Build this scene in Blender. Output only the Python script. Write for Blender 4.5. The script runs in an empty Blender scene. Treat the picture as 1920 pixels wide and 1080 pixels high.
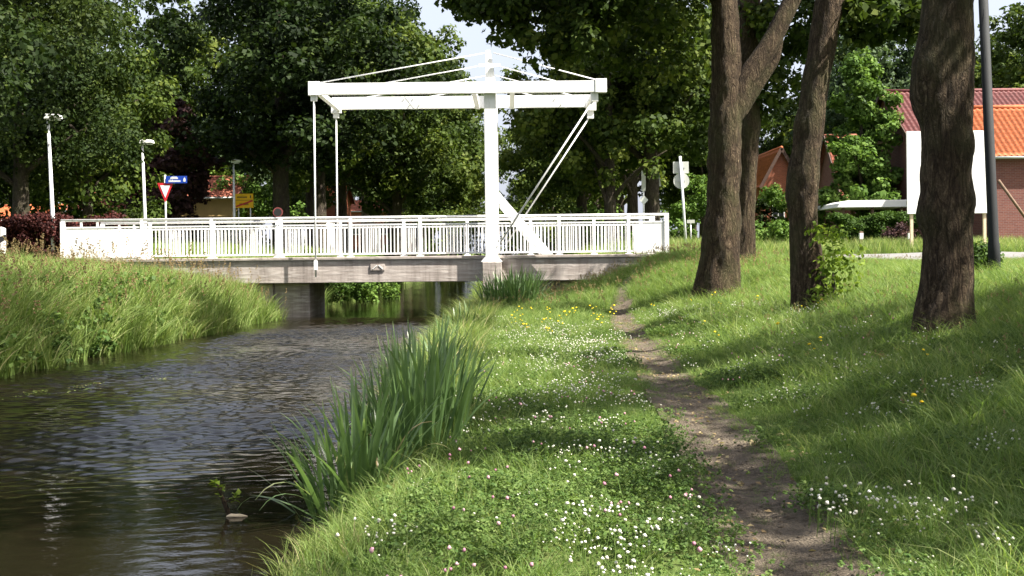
import bpy, math, random
import numpy as np
from mathutils import Vector, Matrix, noise as mnoise

R = math.radians
rng = np.random.default_rng(7)
random.seed(7)
scene = bpy.context.scene
COL = scene.collection

# ------------------------------------------------------------------ camera
EYE, FPX, HX, HY = 1.75, 2200.0, 960.0, 475.0     # eye height, focal length and horizon in photo pixels
ROLL = R(0.6)
cam = bpy.data.cameras.new('camera')
cam.sensor_width = 36.0
cam.lens = 36.0 * FPX / 1920.0
cam.shift_y = -(540 - HY) / 1920.0
cam.clip_end = 2000
camo = bpy.data.objects.new('camera', cam)
COL.objects.link(camo)
camo.matrix_world = Matrix.Translation((0, 0, EYE)) @ Matrix.Rotation(R(90), 4, 'X') @ Matrix.Rotation(-ROLL, 4, 'Z')
scene.camera = camo

# ------------------------------------------------------------------ sky, sun, exposure
SUN_AZ, SUN_EL = R(23), R(52)                       # behind and to the right of the viewer
sun_dir = Vector((math.cos(SUN_EL) * math.cos(SUN_AZ), -math.cos(SUN_EL) * math.sin(SUN_AZ), math.sin(SUN_EL)))
world = bpy.data.worlds.new('World')
scene.world = world
world.use_nodes = True
wn = world.node_tree
sky = wn.nodes.new('ShaderNodeTexSky')
sky.sky_type = 'NISHITA'
sky.sun_disc = False
sky.sun_elevation = SUN_EL
sky.sun_rotation = math.atan2(sun_dir.x, sun_dir.y)
sky.air_density = 1.0
sky.dust_density = 7.0
sky.ozone_density = 1.0
veil = wn.nodes.new('ShaderNodeMix')          # thin even high cloud whitens the whole sky
veil.data_type = 'RGBA'
veil.inputs[0].default_value = 0.65
veil.inputs[7].default_value = (2.95, 3.1, 3.6, 1)
wn.links.new(sky.outputs[0], veil.inputs[6])
wn.links.new(veil.outputs[2], wn.nodes['Background'].inputs[0])
wn.nodes['Background'].inputs[1].default_value = 0.10
sl = bpy.data.lights.new('sun', 'SUN')
sl.energy = 5.0
sl.angle = R(0.6)
sl.color = (1.0, 0.945, 0.85)
so = bpy.data.objects.new('sun', sl)
COL.objects.link(so)
so.rotation_euler = (-sun_dir).to_track_quat('-Z', 'Y').to_euler()
vs = scene.view_settings
vs.view_transform = 'Standard'
vs.look = 'None'
vs.gamma = 1.0
vs.use_curve_mapping = False
vs.exposure = 1.78
scene.cycles.max_bounces = 7
scene.cycles.diffuse_bounces = 3
scene.cycles.glossy_bounces = 3
scene.cycles.transmission_bounces = 3
scene.cycles.transparent_max_bounces = 4
scene.cycles.caustics_reflective = False
scene.cycles.caustics_refractive = False

def P(px, py, d):
    """point seen at photo pixel (px, py) at distance d along the view"""
    dx, dy = px - HX, HY - py
    c, s = math.cos(ROLL), math.sin(ROLL)
    return Vector(((dx * c + dy * s) / FPX * d, d, EYE + (-dx * s + dy * c) / FPX * d))

# ------------------------------------------------------------------ materials
class NT:
    def __init__(self, name):
        self.m = bpy.data.materials.new(name)
        self.m.use_nodes = True
        self.t = self.m.node_tree
        self.t.nodes.clear()
        self.out = self.t.nodes.new('ShaderNodeOutputMaterial')
    def n(self, kind, **kw):
        nd = self.t.nodes.new(kind)
        for k, v in kw.items():
            if isinstance(k, str) and hasattr(nd, k) and k not in nd.inputs:
                setattr(nd, k, v)
        return nd
    def set(self, nd, **kw):
        for k, v in kw.items():
            nd.inputs[k.replace('_', ' ')].default_value = v
        return nd
    def l(self, a, b):
        self.t.links.new(a, b)
    def coords(self, kind='Object', scale=(1, 1, 1)):
        tc = self.n('ShaderNodeTexCoord')
        mp = self.n('ShaderNodeMapping')
        mp.inputs['Scale'].default_value = scale
        self.l(tc.outputs[kind], mp.inputs[0])
        return mp.outputs[0]
    def noise(self, vec, scale, detail=4, rough=0.55, dist=0.0):
        nd = self.n('ShaderNodeTexNoise')
        nd.inputs['Scale'].default_value = scale
        nd.inputs['Detail'].default_value = detail
        nd.inputs['Roughness'].default_value = rough
        nd.inputs['Distortion'].default_value = dist
        if vec is not None:
            self.l(vec, nd.inputs['Vector'])
        return nd.outputs['Fac']
    def ramp(self, fac, stops):
        r = self.n('ShaderNodeValToRGB')
        e = r.color_ramp.elements
        while len(e) < len(stops):
            e.new(0.5)
        for el, (p, c) in zip(e, stops):
            el.position = p
            el.color = tuple(c) + (1,) if len(c) == 3 else c
        self.l(fac, r.inputs[0])
        return r.outputs[0]
    def mix(self, fac, a, b, mode='MIX'):
        m = self.n('ShaderNodeMix')
        m.data_type = 'RGBA'
        m.blend_type = mode
        for sock, v in ((m.inputs[0], fac), (m.inputs[6], a), (m.inputs[7], b)):
            if hasattr(v, 'links'):
                self.l(v, sock)
            elif isinstance(v, (int, float)):
                sock.default_value = v
            else:
                sock.default_value = tuple(v) + (1,) if len(v) == 3 else v
        return m.outputs[2]
    def math(self, op, a, b=0.0):
        m = self.n('ShaderNodeMath')
        m.operation = op
        for sock, v in ((m.inputs[0], a), (m.inputs[1], b)):
            if hasattr(v, 'links'):
                self.l(v, sock)
            else:
                sock.default_value = v
        return m.outputs[0]
    def bump(self, h, strength=0.3, dist=0.01):
        b = self.n('ShaderNodeBump')
        b.inputs['Strength'].default_value = strength
        b.inputs['Distance'].default_value = dist
        self.l(h, b.inputs['Height'])
        return b.outputs[0]
    def principled(self, color, rough=0.6, normal=None, metallic=0.0, spec=0.5):
        p = self.n('ShaderNodeBsdfPrincipled')
        if hasattr(color, 'links'):
            self.l(color, p.inputs['Base Color'])
        else:
            p.inputs['Base Color'].default_value = tuple(color) + (1,)
        if hasattr(rough, 'links'):
            self.l(rough, p.inputs['Roughness'])
        else:
            p.inputs['Roughness'].default_value = rough
        p.inputs['Metallic'].default_value = metallic
        p.inputs['Specular IOR Level'].default_value = spec
        if normal is not None:
            self.l(normal, p.inputs['Normal'])
        return p
    def done(self, shader):
        self.l(shader.outputs[0], self.out.inputs[0])
        return self.m

def plain(name, color, rough=0.6, var=0.12, scale=3.0, metallic=0.0, bump=0.0, bscale=30.0):
    t = NT(name)
    v = t.coords()
    n = t.noise(v, scale, 5)
    dark = [c * (1 - var * 1.6) for c in color]
    lite = [min(1, c * (1 + var)) for c in color]
    c = t.ramp(n, [(0.3, dark), (0.7, lite)])
    nm = t.bump(t.noise(v, bscale, 4), bump, 0.01) if bump else None
    return t.done(t.principled(c, rough, nm, metallic))

def foliage(name, stops, transl=0.3, rough=0.62, tcol=1.25, spec=0.12):
    t = NT(name)
    at = t.n('ShaderNodeAttribute')
    at.attribute_name = 'tint'
    oi = t.n('ShaderNodeObjectInfo')
    f = t.math('ADD', at.outputs['Fac'], t.math('MULTIPLY', t.math('SUBTRACT', oi.outputs['Random'], 0.5), 0.28))
    c = t.ramp(f, stops)
    p = t.principled(c, rough, spec=spec)
    tr = t.n('ShaderNodeBsdfTranslucent')
    c2 = t.mix(1.0, c, (tcol * 1.0, tcol * 1.03, tcol * 0.6), 'MULTIPLY')
    t.l(c2, tr.inputs[0])
    ms = t.n('ShaderNodeMixShader')
    ms.inputs[0].default_value = transl
    t.l(p.outputs[0], ms.inputs[1])
    t.l(tr.outputs[0], ms.inputs[2])
    return t.done(ms)

M = {}
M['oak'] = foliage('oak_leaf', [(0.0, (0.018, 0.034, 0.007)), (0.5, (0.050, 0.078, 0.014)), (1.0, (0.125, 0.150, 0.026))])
M['oak_shade_dark'] = foliage('shade_dark_leaf', [(0.0, (0.007, 0.015, 0.004)), (0.5, (0.020, 0.036, 0.008)), (1.0, (0.055, 0.076, 0.015))], 0.25)  # darker oak copy: crown shade put into the leaf colour; conifer shares it
M['lime'] = foliage('lime_leaf', [(0.0, (0.05, 0.10, 0.018)), (0.5, (0.095, 0.165, 0.032)), (1.0, (0.17, 0.25, 0.055))])
M['grey'] = foliage('grey_green_leaf', [(0.0, (0.025, 0.045, 0.020)), (0.5, (0.050, 0.082, 0.035)), (1.0, (0.095, 0.135, 0.055))])
M['purple'] = foliage('copper_leaf', [(0.0, (0.030, 0.016, 0.018)), (0.5, (0.065, 0.033, 0.034)), (1.0, (0.14, 0.080, 0.062))], 0.2, tcol=1.0)
M['barberry'] = foliage('barberry_leaf', [(0.0, (0.025, 0.010, 0.010)), (0.6, (0.06, 0.018, 0.016)), (1.0, (0.15, 0.04, 0.03))], 0.2, tcol=1.0)
M['yellowbush'] = foliage('yellow_green_leaf', [(0.0, (0.10, 0.16, 0.02)), (0.6, (0.17, 0.24, 0.03)), (1.0, (0.28, 0.33, 0.05))])
M['hedge'] = foliage('hedge_leaf', [(0.0, (0.03, 0.06, 0.012)), (0.5, (0.06, 0.11, 0.02)), (1.0, (0.11, 0.17, 0.03))])
M['grass'] = foliage('grass_blade', [(0.0, (0.060, 0.116, 0.024)), (0.45, (0.128, 0.200, 0.052)), (0.8, (0.215, 0.285, 0.095)), (1.0, (0.35, 0.36, 0.16))], 0.45, 0.5)
M['rush'] = foliage('tall_grass_blade', [(0.0, (0.070, 0.125, 0.026)), (0.45, (0.150, 0.220, 0.055)), (0.8, (0.245, 0.305, 0.10)), (1.0, (0.36, 0.32, 0.17))], 0.42, 0.5)
M['seed'] = foliage('seed_head', [(0.0, (0.20, 0.135, 0.07)), (0.5, (0.27, 0.20, 0.105)), (1.0, (0.36, 0.30, 0.17))], 0.3, 0.7)
M['iris'] = foliage('iris_leaf', [(0.0, (0.065, 0.12, 0.040)), (0.5, (0.125, 0.20, 0.074)), (0.88, (0.22, 0.29, 0.125)), (1.0, (0.32, 0.235, 0.12))], 0.42, 0.32, spec=0.5)
M['clover'] = foliage('clover_leaf', [(0.0, (0.050, 0.098, 0.024)), (0.5, (0.092, 0.150, 0.038)), (1.0, (0.16, 0.22, 0.065))], 0.35, 0.55)
M['wflower'] = foliage('white_clover_flower', [(0.0, (0.50, 0.46, 0.38)), (0.5, (0.68, 0.66, 0.56)), (1.0, (0.78, 0.77, 0.68))], 0.15, 0.8, 1.0)
M['pflower'] = foliage('pink_clover_flower', [(0.0, (0.34, 0.13, 0.20)), (0.5, (0.46, 0.22, 0.29)), (1.0, (0.58, 0.38, 0.40))], 0.15, 0.8, 1.0)
M['yflower'] = foliage('yellow_flower', [(0.0, (0.75, 0.42, 0.02)), (0.5, (0.80, 0.60, 0.03)), (1.0, (0.85, 0.70, 0.06))], 0.15, 0.8, 1.0)

def bark(name, c0, c1, c2, sc=1.0):
    t = NT(name)
    v = t.coords('Object', (1, 1, 0.28))
    v = t.coords('Object', (1, 1, 0.20))
    n1 = t.noise(v, 12 * sc, 5, 0.6, 0.7)
    n2 = t.noise(t.coords('Object', (1, 1, 0.45)), 30 * sc, 4, 0.6, 0.5)
    def ridged(n):
        return t.math('MINIMUM', t.math('MULTIPLY', t.math('ABSOLUTE', t.math('SUBTRACT', n, 0.5)), 7.0), 1.0)
    ridge = t.math('MULTIPLY', t.math('POWER', ridged(n1), 0.6), t.math('ADD', t.math('MULTIPLY', ridged(n2), 0.5), 0.5))
    fine = t.noise(v, 70 * sc, 5, 0.65)
    big = t.noise(t.coords('Object', (1, 1, 0.6)), 2.6, 4)
    h = t.math('ADD', t.math('MULTIPLY', ridge, 0.75), t.math('MULTIPLY', fine, 0.42))
    c = t.ramp(h, [(0.15, c0), (0.55, c1), (0.95, c2)])
    c = t.mix(t.ramp(big, [(0.45, (0, 0, 0)), (0.68, (1, 1, 1))]), c, (0.085, 0.085, 0.035), 'MIX')
    c = t.mix(0.55, t.ramp(h, [(0.15, c0), (0.55, c1), (0.95, c2)]), c)
    nm = t.bump(h, 1.0, 0.09)
    return t.done(t.principled(c, 0.9, nm, spec=0.2))
M['bark'] = bark('oak_bark', (0.014, 0.009, 0.005), (0.080, 0.054, 0.033), (0.195, 0.145, 0.09))
M['bark2'] = bark('far_bark', (0.025, 0.020, 0.016), (0.07, 0.055, 0.042), (0.13, 0.105, 0.08), 0.7)

def ground_mat():
    t = NT('ground_turf')
    v = t.coords()
    a = t.noise(v, 0.9, 6)
    b = t.noise(v, 14, 5, 0.65)
    c = t.ramp(b, [(0.25, (0.030, 0.045, 0.012)), (0.5, (0.070, 0.110, 0.026)), (0.75, (0.125, 0.160, 0.045))])
    c = t.mix(t.ramp(a, [(0.45, (0, 0, 0)), (0.7, (1, 1, 1))]), c, (0.115, 0.125, 0.045))
    return t.done(t.principled(c, 0.95, t.bump(b, 0.8, 0.05), spec=0.1))
M['ground'] = ground_mat()

def path_mat():
    t = NT('trodden_earth')
    v = t.coords()
    a = t.noise(v, 2.2, 5)
    b = t.noise(v, 46, 6, 0.7)
    vo = t.n('ShaderNodeTexVoronoi')
    vo.inputs['Scale'].default_value = 70
    t.l(v, vo.inputs['Vector'])
    c = t.ramp(b, [(0.25, (0.050, 0.038, 0.027)), (0.5, (0.135, 0.108, 0.080)), (0.78, (0.27, 0.225, 0.17))])
    c = t.mix(t.ramp(a, [(0.42, (0, 0, 0)), (0.62, (0.8, 0.8, 0.8))]), c, (0.21, 0.172, 0.128))
    c = t.mix(t.ramp(t.noise(v, 5.5, 4, 0.6), [(0.55, (0, 0, 0)), (0.66, (0.8, 0.8, 0.8))]), c, (0.055, 0.046, 0.028))
    c = t.mix(t.ramp(t.noise(t.coords('Object', (1, 1, 1)), 3.1, 5, 0.7), [(0.60, (0, 0, 0)), (0.68, (0.7, 0.7, 0.7))]), c, (0.085, 0.10, 0.035))
    h = t.math('ADD', b, t.math('MULTIPLY', vo.outputs['Distance'], 0.6))
    return t.done(t.principled(c, 0.95, t.bump(h, 1.0, 0.04), spec=0.15))
M['path'] = path_mat()
M['asphalt'] = plain('asphalt', (0.16, 0.155, 0.15), 0.9, 0.15, 6, bump=0.4, bscale=150)
M['bed'] = plain('canal_mud', (0.04, 0.03, 0.018), 0.9)

def water_mat():
    t = NT('canal_water')
    n2 = t.noise(t.coords('Object', (0.8, 1.25, 1.0)), 17.0, 3, 0.55, 0.3)
    at = t.n('ShaderNodeAttribute')
    at.attribute_name = 'ruff'
    p = t.principled((0.008, 0.0065, 0.0035), t.math('ADD', t.math('MULTIPLY', at.outputs['Fac'], 0.17), 0.03), t.bump(n2, 0.25, 0.006))
    p.inputs['IOR'].default_value = 1.33
    return t.done(p)
M['water'] = water_mat()

def paint():
    t = NT('white_bridge_paint')
    streak = t.noise(t.coords('Object', (6, 6, 0.7)), 2.2, 6, 0.65)
    spot = t.noise(t.coords(), 9, 6, 0.7)
    c = t.ramp(streak, [(0.28, (0.62, 0.61, 0.58)), (0.48, (0.80, 0.80, 0.79)), (0.8, (0.83, 0.83, 0.82))])
    c = t.mix(t.ramp(spot, [(0.66, (0, 0, 0)), (0.74, (0.55, 0.55, 0.55))]), c, (0.42, 0.33, 0.25))
    return t.done(t.principled(c, 0.45))
M['white'] = paint()
def weathered(name):
    t = NT(name)
    v = t.coords()
    streak = t.noise(t.coords('Object', (3.0, 3.0, 0.25)), 1.6, 6, 0.65)
    band = t.noise(t.coords('Object', (0.8, 0.8, 11)), 1.1, 4, 0.6)
    dash = t.noise(t.coords('Object', (2.6, 1, 16)), 1.0, 3, 0.5)
    fine = t.noise(v, 40, 5)
    c = t.ramp(streak, [(0.28, (0.17, 0.145, 0.13)), (0.5, (0.37, 0.325, 0.295)), (0.75, (0.50, 0.45, 0.41))])
    c = t.mix(t.ramp(band, [(0.40, (0, 0, 0)), (0.66, (0.6, 0.6, 0.6))]), c, (0.22, 0.185, 0.165))
    c = t.mix(t.ramp(dash, [(0.56, (0, 0, 0)), (0.66, (0.65, 0.65, 0.65))]), c, (0.50, 0.455, 0.42))
    h = t.math('ADD', t.math('MULTIPLY', dash, 0.8), t.math('MULTIPLY', fine, 0.3))
    return t.done(t.principled(c, 0.9, t.bump(h, 0.5, 0.02), spec=0.2))
M['concrete'] = weathered('weathered_concrete')
M['deckbounce'] = plain('bounce_pale_deck', (0.42, 0.40, 0.37), 0.85, 0.12, 5)  # deck surface made pale to bounce sunlight up under the beams
M['rodgrey'] = plain('dull_white_rod', (0.62, 0.62, 0.60), 0.5, 0.05)
M['metal'] = plain('galvanised_steel', (0.42, 0.43, 0.44), 0.45, 0.08, 5, 0.4)
M['lampgrey'] = plain('lamp_paint', (0.66, 0.67, 0.68), 0.45, 0.05)
M['lamphead'] = plain('lamp_head', (0.75, 0.75, 0.72), 0.4, 0.05)
M['darkpole'] = plain('dark_pole_paint', (0.004, 0.006, 0.008), 0.8, 0.2, 4)
M['signred'] = plain('sign_red', (0.50, 0.02, 0.03), 0.4, 0.05)
M['dullred'] = plain('faded_sign_red', (0.20, 0.045, 0.045), 0.6, 0.1)
M['signwhite'] = plain('sign_white', (0.72, 0.73, 0.72), 0.4, 0.04)
M['signblue'] = plain('sign_blue', (0.01, 0.045, 0.32), 0.4, 0.05)
M['signyellow'] = plain('sign_yellow', (0.82, 0.46, 0.01), 0.4, 0.05)
M['signgrey'] = plain('sign_back_grey', (0.42, 0.43, 0.40), 0.5, 0.08)
M['black'] = plain('black_plastic', (0.02, 0.02, 0.022), 0.5)
M['render_white'] = plain('white_render', (0.78, 0.77, 0.74), 0.85, 0.04)
M['render_yellow'] = plain('yellow_render', (0.55, 0.38, 0.15), 0.85, 0.06)
M['wood'] = plain('brown_wood', (0.16, 0.10, 0.06), 0.8, 0.2, 8)
M['wood_dark'] = plain('dark_board', (0.06, 0.028, 0.016), 0.7, 0.2, 8)
M['pale_wood'] = plain('pale_cut_wood', (0.62, 0.50, 0.34), 0.8, 0.15, 20)
M['glass'] = plain('window_glass', (0.03, 0.035, 0.04), 0.08, 0.1)
M['tile_orange'] = plain('orange_roof_tile', (0.40, 0.105, 0.032), 0.85, 0.3, 9)
M['tile_red'] = plain('red_roof_tile', (0.125, 0.022, 0.020), 0.7, 0.3, 9)
M['tile_salmon'] = plain('salmon_roof_tile', (0.36, 0.115, 0.065), 0.85, 0.3, 9)

def brick(name, a, b, mort):
    t = NT(name)
    bt = t.n('ShaderNodeTexBrick')
    v = t.coords('Object', (1, 1, 1))
    sx = t.n('ShaderNodeSeparateXYZ')
    t.l(v, sx.inputs[0])
    cx = t.n('ShaderNodeCombineXYZ')
    t.l(t.math('ADD', sx.outputs[0], sx.outputs[1]), cx.inputs[0])
    t.l(sx.outputs[2], cx.inputs[1])
    t.l(cx.outputs[0], bt.inputs['Vector'])
    bt.inputs['Color1'].default_value = a + (1,)
    bt.inputs['Color2'].default_value = b + (1,)
    bt.inputs['Mortar'].default_value = mort + (1,)
    bt.inputs['Scale'].default_value = 1.0
    bt.inputs['Brick Width'].default_value = 0.22
    bt.inputs['Row Height'].default_value = 0.075
    bt.inputs['Mortar Size'].default_value = 0.006
    return t.done(t.principled(bt.outputs['Color'], 0.9, t.bump(bt.outputs['Fac'], 0.3, 0.01), spec=0.2))
M['brick'] = brick('red_brick', (0.19, 0.072, 0.055), (0.14, 0.050, 0.042), (0.19, 0.15, 0.135))
M['brick2'] = brick('orange_brick', (0.30, 0.085, 0.045), (0.23, 0.065, 0.035), (0.24, 0.17, 0.12))

# ------------------------------------------------------------------ object helpers
def link(o, parent=None):
    COL.objects.link(o)
    if parent is not None:
        o.parent = parent
    return o

def tag(o, label=None, cat=None, group=None, kind=None):
    if label: o['label'] = label
    if cat: o['category'] = cat
    if group: o['group'] = group
    if kind: o['kind'] = kind
    return o

def empty(name, loc, label=None, cat=None, group=None, rz=0.0):
    o = bpy.data.objects.new(name, None)
    o.empty_display_size = 0.3
    o.location = loc
    o.rotation_euler = (0, 0, rz)
    link(o)
    return tag(o, label, cat, group)

def np_mesh(name, V, F, mat, smooth=False, attrs=None):
    """F: array (n,k) or list of such arrays"""
    me = bpy.data.meshes.new(name)
    V = np.asarray(V, dtype=np.float32)
    Fs = F if isinstance(F, list) else [F]
    Fs = [np.asarray(f, dtype=np.int32) for f in Fs if len(f)]
    me.vertices.add(len(V))
    me.vertices.foreach_set('co', V.ravel())
    loops = np.concatenate([f.ravel() for f in Fs])
    sizes = np.concatenate([np.full(len(f), f.shape[1], dtype=np.int32) for f in Fs])
    starts = np.concatenate([[0], np.cumsum(sizes)[:-1]]).astype(np.int32)
    me.loops.add(len(loops))
    me.loops.foreach_set('vertex_index', loops)
    me.polygons.add(len(sizes))
    me.polygons.foreach_set('loop_start', starts)
    me.polygons.foreach_set('loop_total', sizes)
    if smooth:
        me.polygons.foreach_set('use_smooth', np.ones(len(sizes), dtype=bool))
    for k, arr in (attrs or {}).items():
        a = me.attributes.new(k, 'FLOAT', 'POINT')
        a.data.foreach_set('value', np.asarray(arr, dtype=np.float32))
    if mat is not None:
        me.materials.append(mat)
    me.update()
    me.validate()
    return me

class MB:
    """collects simple solids into one mesh"""
    def __init__(self):
        self.V, self.F = [], []
    def add(self, V, F):
        o = len(self.V)
        self.V += [tuple(v) for v in V]
        self.F += [tuple(i + o for i in f) for f in F]
        return self
    def box(self, x0, x1, y0, y1, z0, z1):
        return self.add([(x0, y0, z0), (x1, y0, z0), (x1, y1, z0), (x0, y1, z0), (x0, y0, z1), (x1, y0, z1), (x1, y1, z1), (x0, y1, z1)],
                        [(0, 3, 2, 1), (4, 5, 6, 7), (0, 1, 5, 4), (1, 2, 6, 5), (2, 3, 7, 6), (3, 0, 4, 7)])
    def prism(self, poly, y0, y1):
        """poly: (x,z) counter-clockwise seen from -y"""
        n = len(poly)
        V = [(x, y0, z) for x, z in poly] + [(x, y1, z) for x, z in poly]
        F = [tuple(range(n)), tuple(range(2 * n - 1, n - 1, -1))]
        F += [(i, i + n, (i + 1) % n + n, (i + 1) % n) for i in range(n)]
        return self.add(V, F)
    def bar(self, a, b, w, h=None):
        """square bar from a to b"""
        a, b = Vector(a), Vector(b)
        h = h or w
        d = (b - a).normalized()
        up = Vector((0, 0, 1)) if abs(d.z) < 0.95 else Vector((0, 1, 0))
        s = d.cross(up).normalized()
        u = s.cross(d).normalized()
        V = [p + s * sx * w / 2 + u * sz * h / 2 for p in (a, b) for sx, sz in ((-1, -1), (1, -1), (1, 1), (-1, 1))]
        return self.add(V, [(0, 1, 2, 3), (7, 6, 5, 4), (0, 4, 5, 1), (1, 5, 6, 2), (2, 6, 7, 3), (3, 7, 4, 0)])
    def tube(self, pts, radii, seg=10, caps=True):
        pts = [Vector(p) for p in pts]
        if not hasattr(radii, '__len__'):
            radii = [radii] * len(pts)
        o = len(self.V)
        ref = None
        for i, p in enumerate(pts):
            d = (pts[min(i + 1, len(pts) - 1)] - pts[max(i - 1, 0)]).normalized()
            if ref is None:
                ref = Vector((1, 0, 0)) if abs(d.x) < 0.9 else Vector((0, 1, 0))
            s = (ref - d * ref.dot(d)).normalized()
            ref = s
            u = d.cross(s)
            for k in range(seg):
                a = 2 * math.pi * k / seg
                q = p + (s * math.cos(a) + u * math.sin(a)) * radii[i]
                self.V.append(tuple(q))
        for i in range(len(pts) - 1):
            for k in range(seg):
                k2 = (k + 1) % seg
                self.F.append((o + i * seg + k, o + i * seg + k2, o + (i + 1) * seg + k2, o + (i + 1) * seg + k))
        if caps:
            self.F.append(tuple(o + k for k in reversed(range(seg))))
            self.F.append(tuple(o + (len(pts) - 1) * seg + k for k in range(seg)))
        return self
    def mesh(self, name, mat, smooth=False, origin=(0, 0, 0)):
        me = bpy.data.meshes.new(name)
        ox, oy, oz = origin
        me.from_pydata([(x - ox, y - oy, z - oz) for x, y, z in self.V], [], self.F)
        if smooth:
            me.polygons.foreach_set('use_smooth', [True] * len(me.polygons))
        me.materials.append(mat)
        me.update()
        return me
    def obj(self, name, mat, parent=None, smooth=False, bevel=0.0, world=True):
        """vertices are given in world coordinates; the parent's location is taken off"""
        org = parent_loc(parent) if (parent is not None and world) else (0, 0, 0)
        o = bpy.data.objects.new(name, self.mesh(name, mat, smooth, org))
        if bevel:
            bv = o.modifiers.new('bevel', 'BEVEL')
            bv.width = bevel
            bv.segments = 2
            bv.limit_method = 'ANGLE'
        return link(o, parent)

def parent_loc(p):
    v = Vector((0, 0, 0))
    while p is not None:
        v += p.location
        p = p.parent
    return v

def copy_obj(o, parent=None):
    c = o.copy()
    COL.objects.link(c)
    c.parent = parent
    return c

def copy_tree(o, parent=None):
    kids = list(o.children)
    c = copy_obj(o, parent)
    for ch in kids:
        copy_tree(ch, c)
    return c

# ------------------------------------------------------------------ terrain
def sstep(a, b, x):
    t = np.clip((x - a) / (b - a), 0, 1)
    return t * t * (3 - 2 * t)

def xl(Y):    # water's edge, far bank
    return np.interp(Y, [-60, 5, 10, 17, 31, 37, 60, 400], [-9.0, -8.6, -8.3, -7.8, -6.6, -6.4, -6.6, -6.6])
def xr(Y):    # water's edge, near bank
    return np.interp(Y, [-60, 5, 9, 16, 30, 37, 60, 400], [-1.2, -1.25, -1.12, -1.3, -1.3, -1.0, -1.2, -1.2])

def path_x(Y):
    return np.interp(Y, [-30, 3.5, 5.3, 7, 9.5, 13.8, 19.7, 25, 29, 31.5], [1.1, 1.18, 1.28, 1.40, 1.56, 1.76, 2.03, 2.30, 2.75, 3.5])
def path_w(Y):
    return np.interp(Y, [-30, 5, 7.5, 9.5, 14, 18, 21, 25, 31], [0.60, 0.56, 0.50, 0.58, 0.48, 0.56, 0.46, 0.38, 0.28])

PA = ([-1.0, 0, 0.25, 0.75, 1.3, 2.2, 3.4, 4.0, 4.8, 5.9, 7.2, 8.7, 11, 16, 60], [-0.8, 0.0, 0.16, 0.27, 0.32, 0.33, 0.34, 0.42, 0.55, 0.74, 1.03, 1.26, 1.28, 1.28, 1.35])
PB = ([-1.0, 0, 0.3, 1.2, 2.4, 3.2, 4.2, 5.0, 6.0, 8.0, 12, 60], [-0.8, 0.0, 0.18, 0.38, 0.52, 0.74, 1.14, 1.46, 1.60, 1.50, 1.34, 1.4])
PL = ([-1.0, 0, 0.5, 1.5, 2.8, 4.5, 6.5, 10, 60], [-0.8, 0.0, 0.35, 0.75, 1.05, 1.35, 1.5, 1.6, 1.6])
def gz(X, Y):
    X, Y = np.asarray(X, float), np.asarray(Y, float)
    t = X - xr(Y)
    w = sstep(22.5, 31.5, Y)
    zr = np.interp(t, *PA) * (1 - w) + np.interp(t, *PB) * w
    zl = np.interp(xl(Y) - X, *PL)
    z = np.where(X > -4, zr, zl)
    side = sstep(2.5, 8, np.abs(X + 3.8) - 2.8)
    z = z + side * (sstep(34, 42, Y) * 0.22 + np.clip(Y - 42, 0, 90) * 0.006)
    z = z + side * sstep(9, 14, X) * sstep(27, 41, Y) * 0.06
    under = (Y > 32.95) & (Y < 36.35) & (X > -12.7) & (X < 4.4)
    z = np.where(under, np.minimum(z, 1.36), z)
    # a slightly sunken, trodden path
    d = np.abs(X - path_x(Y))
    z = z - 0.05 * np.exp(-(d / 0.28) ** 2) * (Y < 31)
    n = 0.035 * np.sin(X * 2.3 + 1.7 * np.sin(Y * 0.9)) * np.sin(Y * 1.7 + X) * (z > 0.2)
    return z + n
def gzf(x, y):
    return float(gz(x, y))

def axis(spans):
    out = []
    for a, b, s in spans:
        out += list(np.arange(a, b, s))
    out.append(spans[-1][1])
    return np.array(out)
gx = axis([(-420, -60, 40), (-60, -16, 2.2), (-16, 14, 0.2), (14, 60, 2.0), (60, 420, 40)])
gy = axis([(-60, 0, 3), (0, 40, 0.25), (40, 70, 1.0), (70, 140, 4), (140, 640, 50)])
GX, GY = np.meshgrid(gx, gy)
GV = np.stack([GX.ravel(), GY.ravel(), gz(GX, GY).ravel()], 1)
nx, ny = len(gx), len(gy)
ii = (np.arange(ny - 1)[:, None] * nx + np.arange(nx - 1)[None, :]).ravel()
ground = link(bpy.data.objects.new('ground', np_mesh('ground', GV, np.stack([ii, ii + 1, ii + nx + 1, ii + nx], 1), M['ground'], True)))
tag(ground, 'green canal banks and flat land around', kind='structure')

def strip(name, rows, mat):
    """rows: list of lists of (x,y,z)"""
    m = len(rows[0])
    V = [p for r in rows for p in r]
    F = [(i * m + j, i * m + j + 1, (i + 1) * m + j + 1, (i + 1) * m + j) for i in range(len(rows) - 1) for j in range(m - 1)]
    return link(bpy.data.objects.new(name, np_mesh(name, V, np.array(F), mat, True)))

rows = []
for y in np.arange(-4, 31.4, 0.2):
    c, w = float(path_x(y)), float(path_w(y))
    wl = w * (0.62 + 0.22 * mnoise.noise((y * 1.1, 3.1, 0)) + 0.06 * mnoise.noise((y * 4, 1.1, 0)))
    wr = w * (0.62 + 0.22 * mnoise.noise((y * 1.0, 9.7, 0)) + 0.06 * mnoise.noise((y * 4, 5.1, 0)))
    rows.append([(c - wl + (wl + wr) * k / 6, y, gzf(c - wl + (wl + wr) * k / 6, y) + 0.012) for k in range(7)])
tag(strip('footpath', rows, M['path']), 'narrow trodden earth footpath along the canal', kind='structure')
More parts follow.
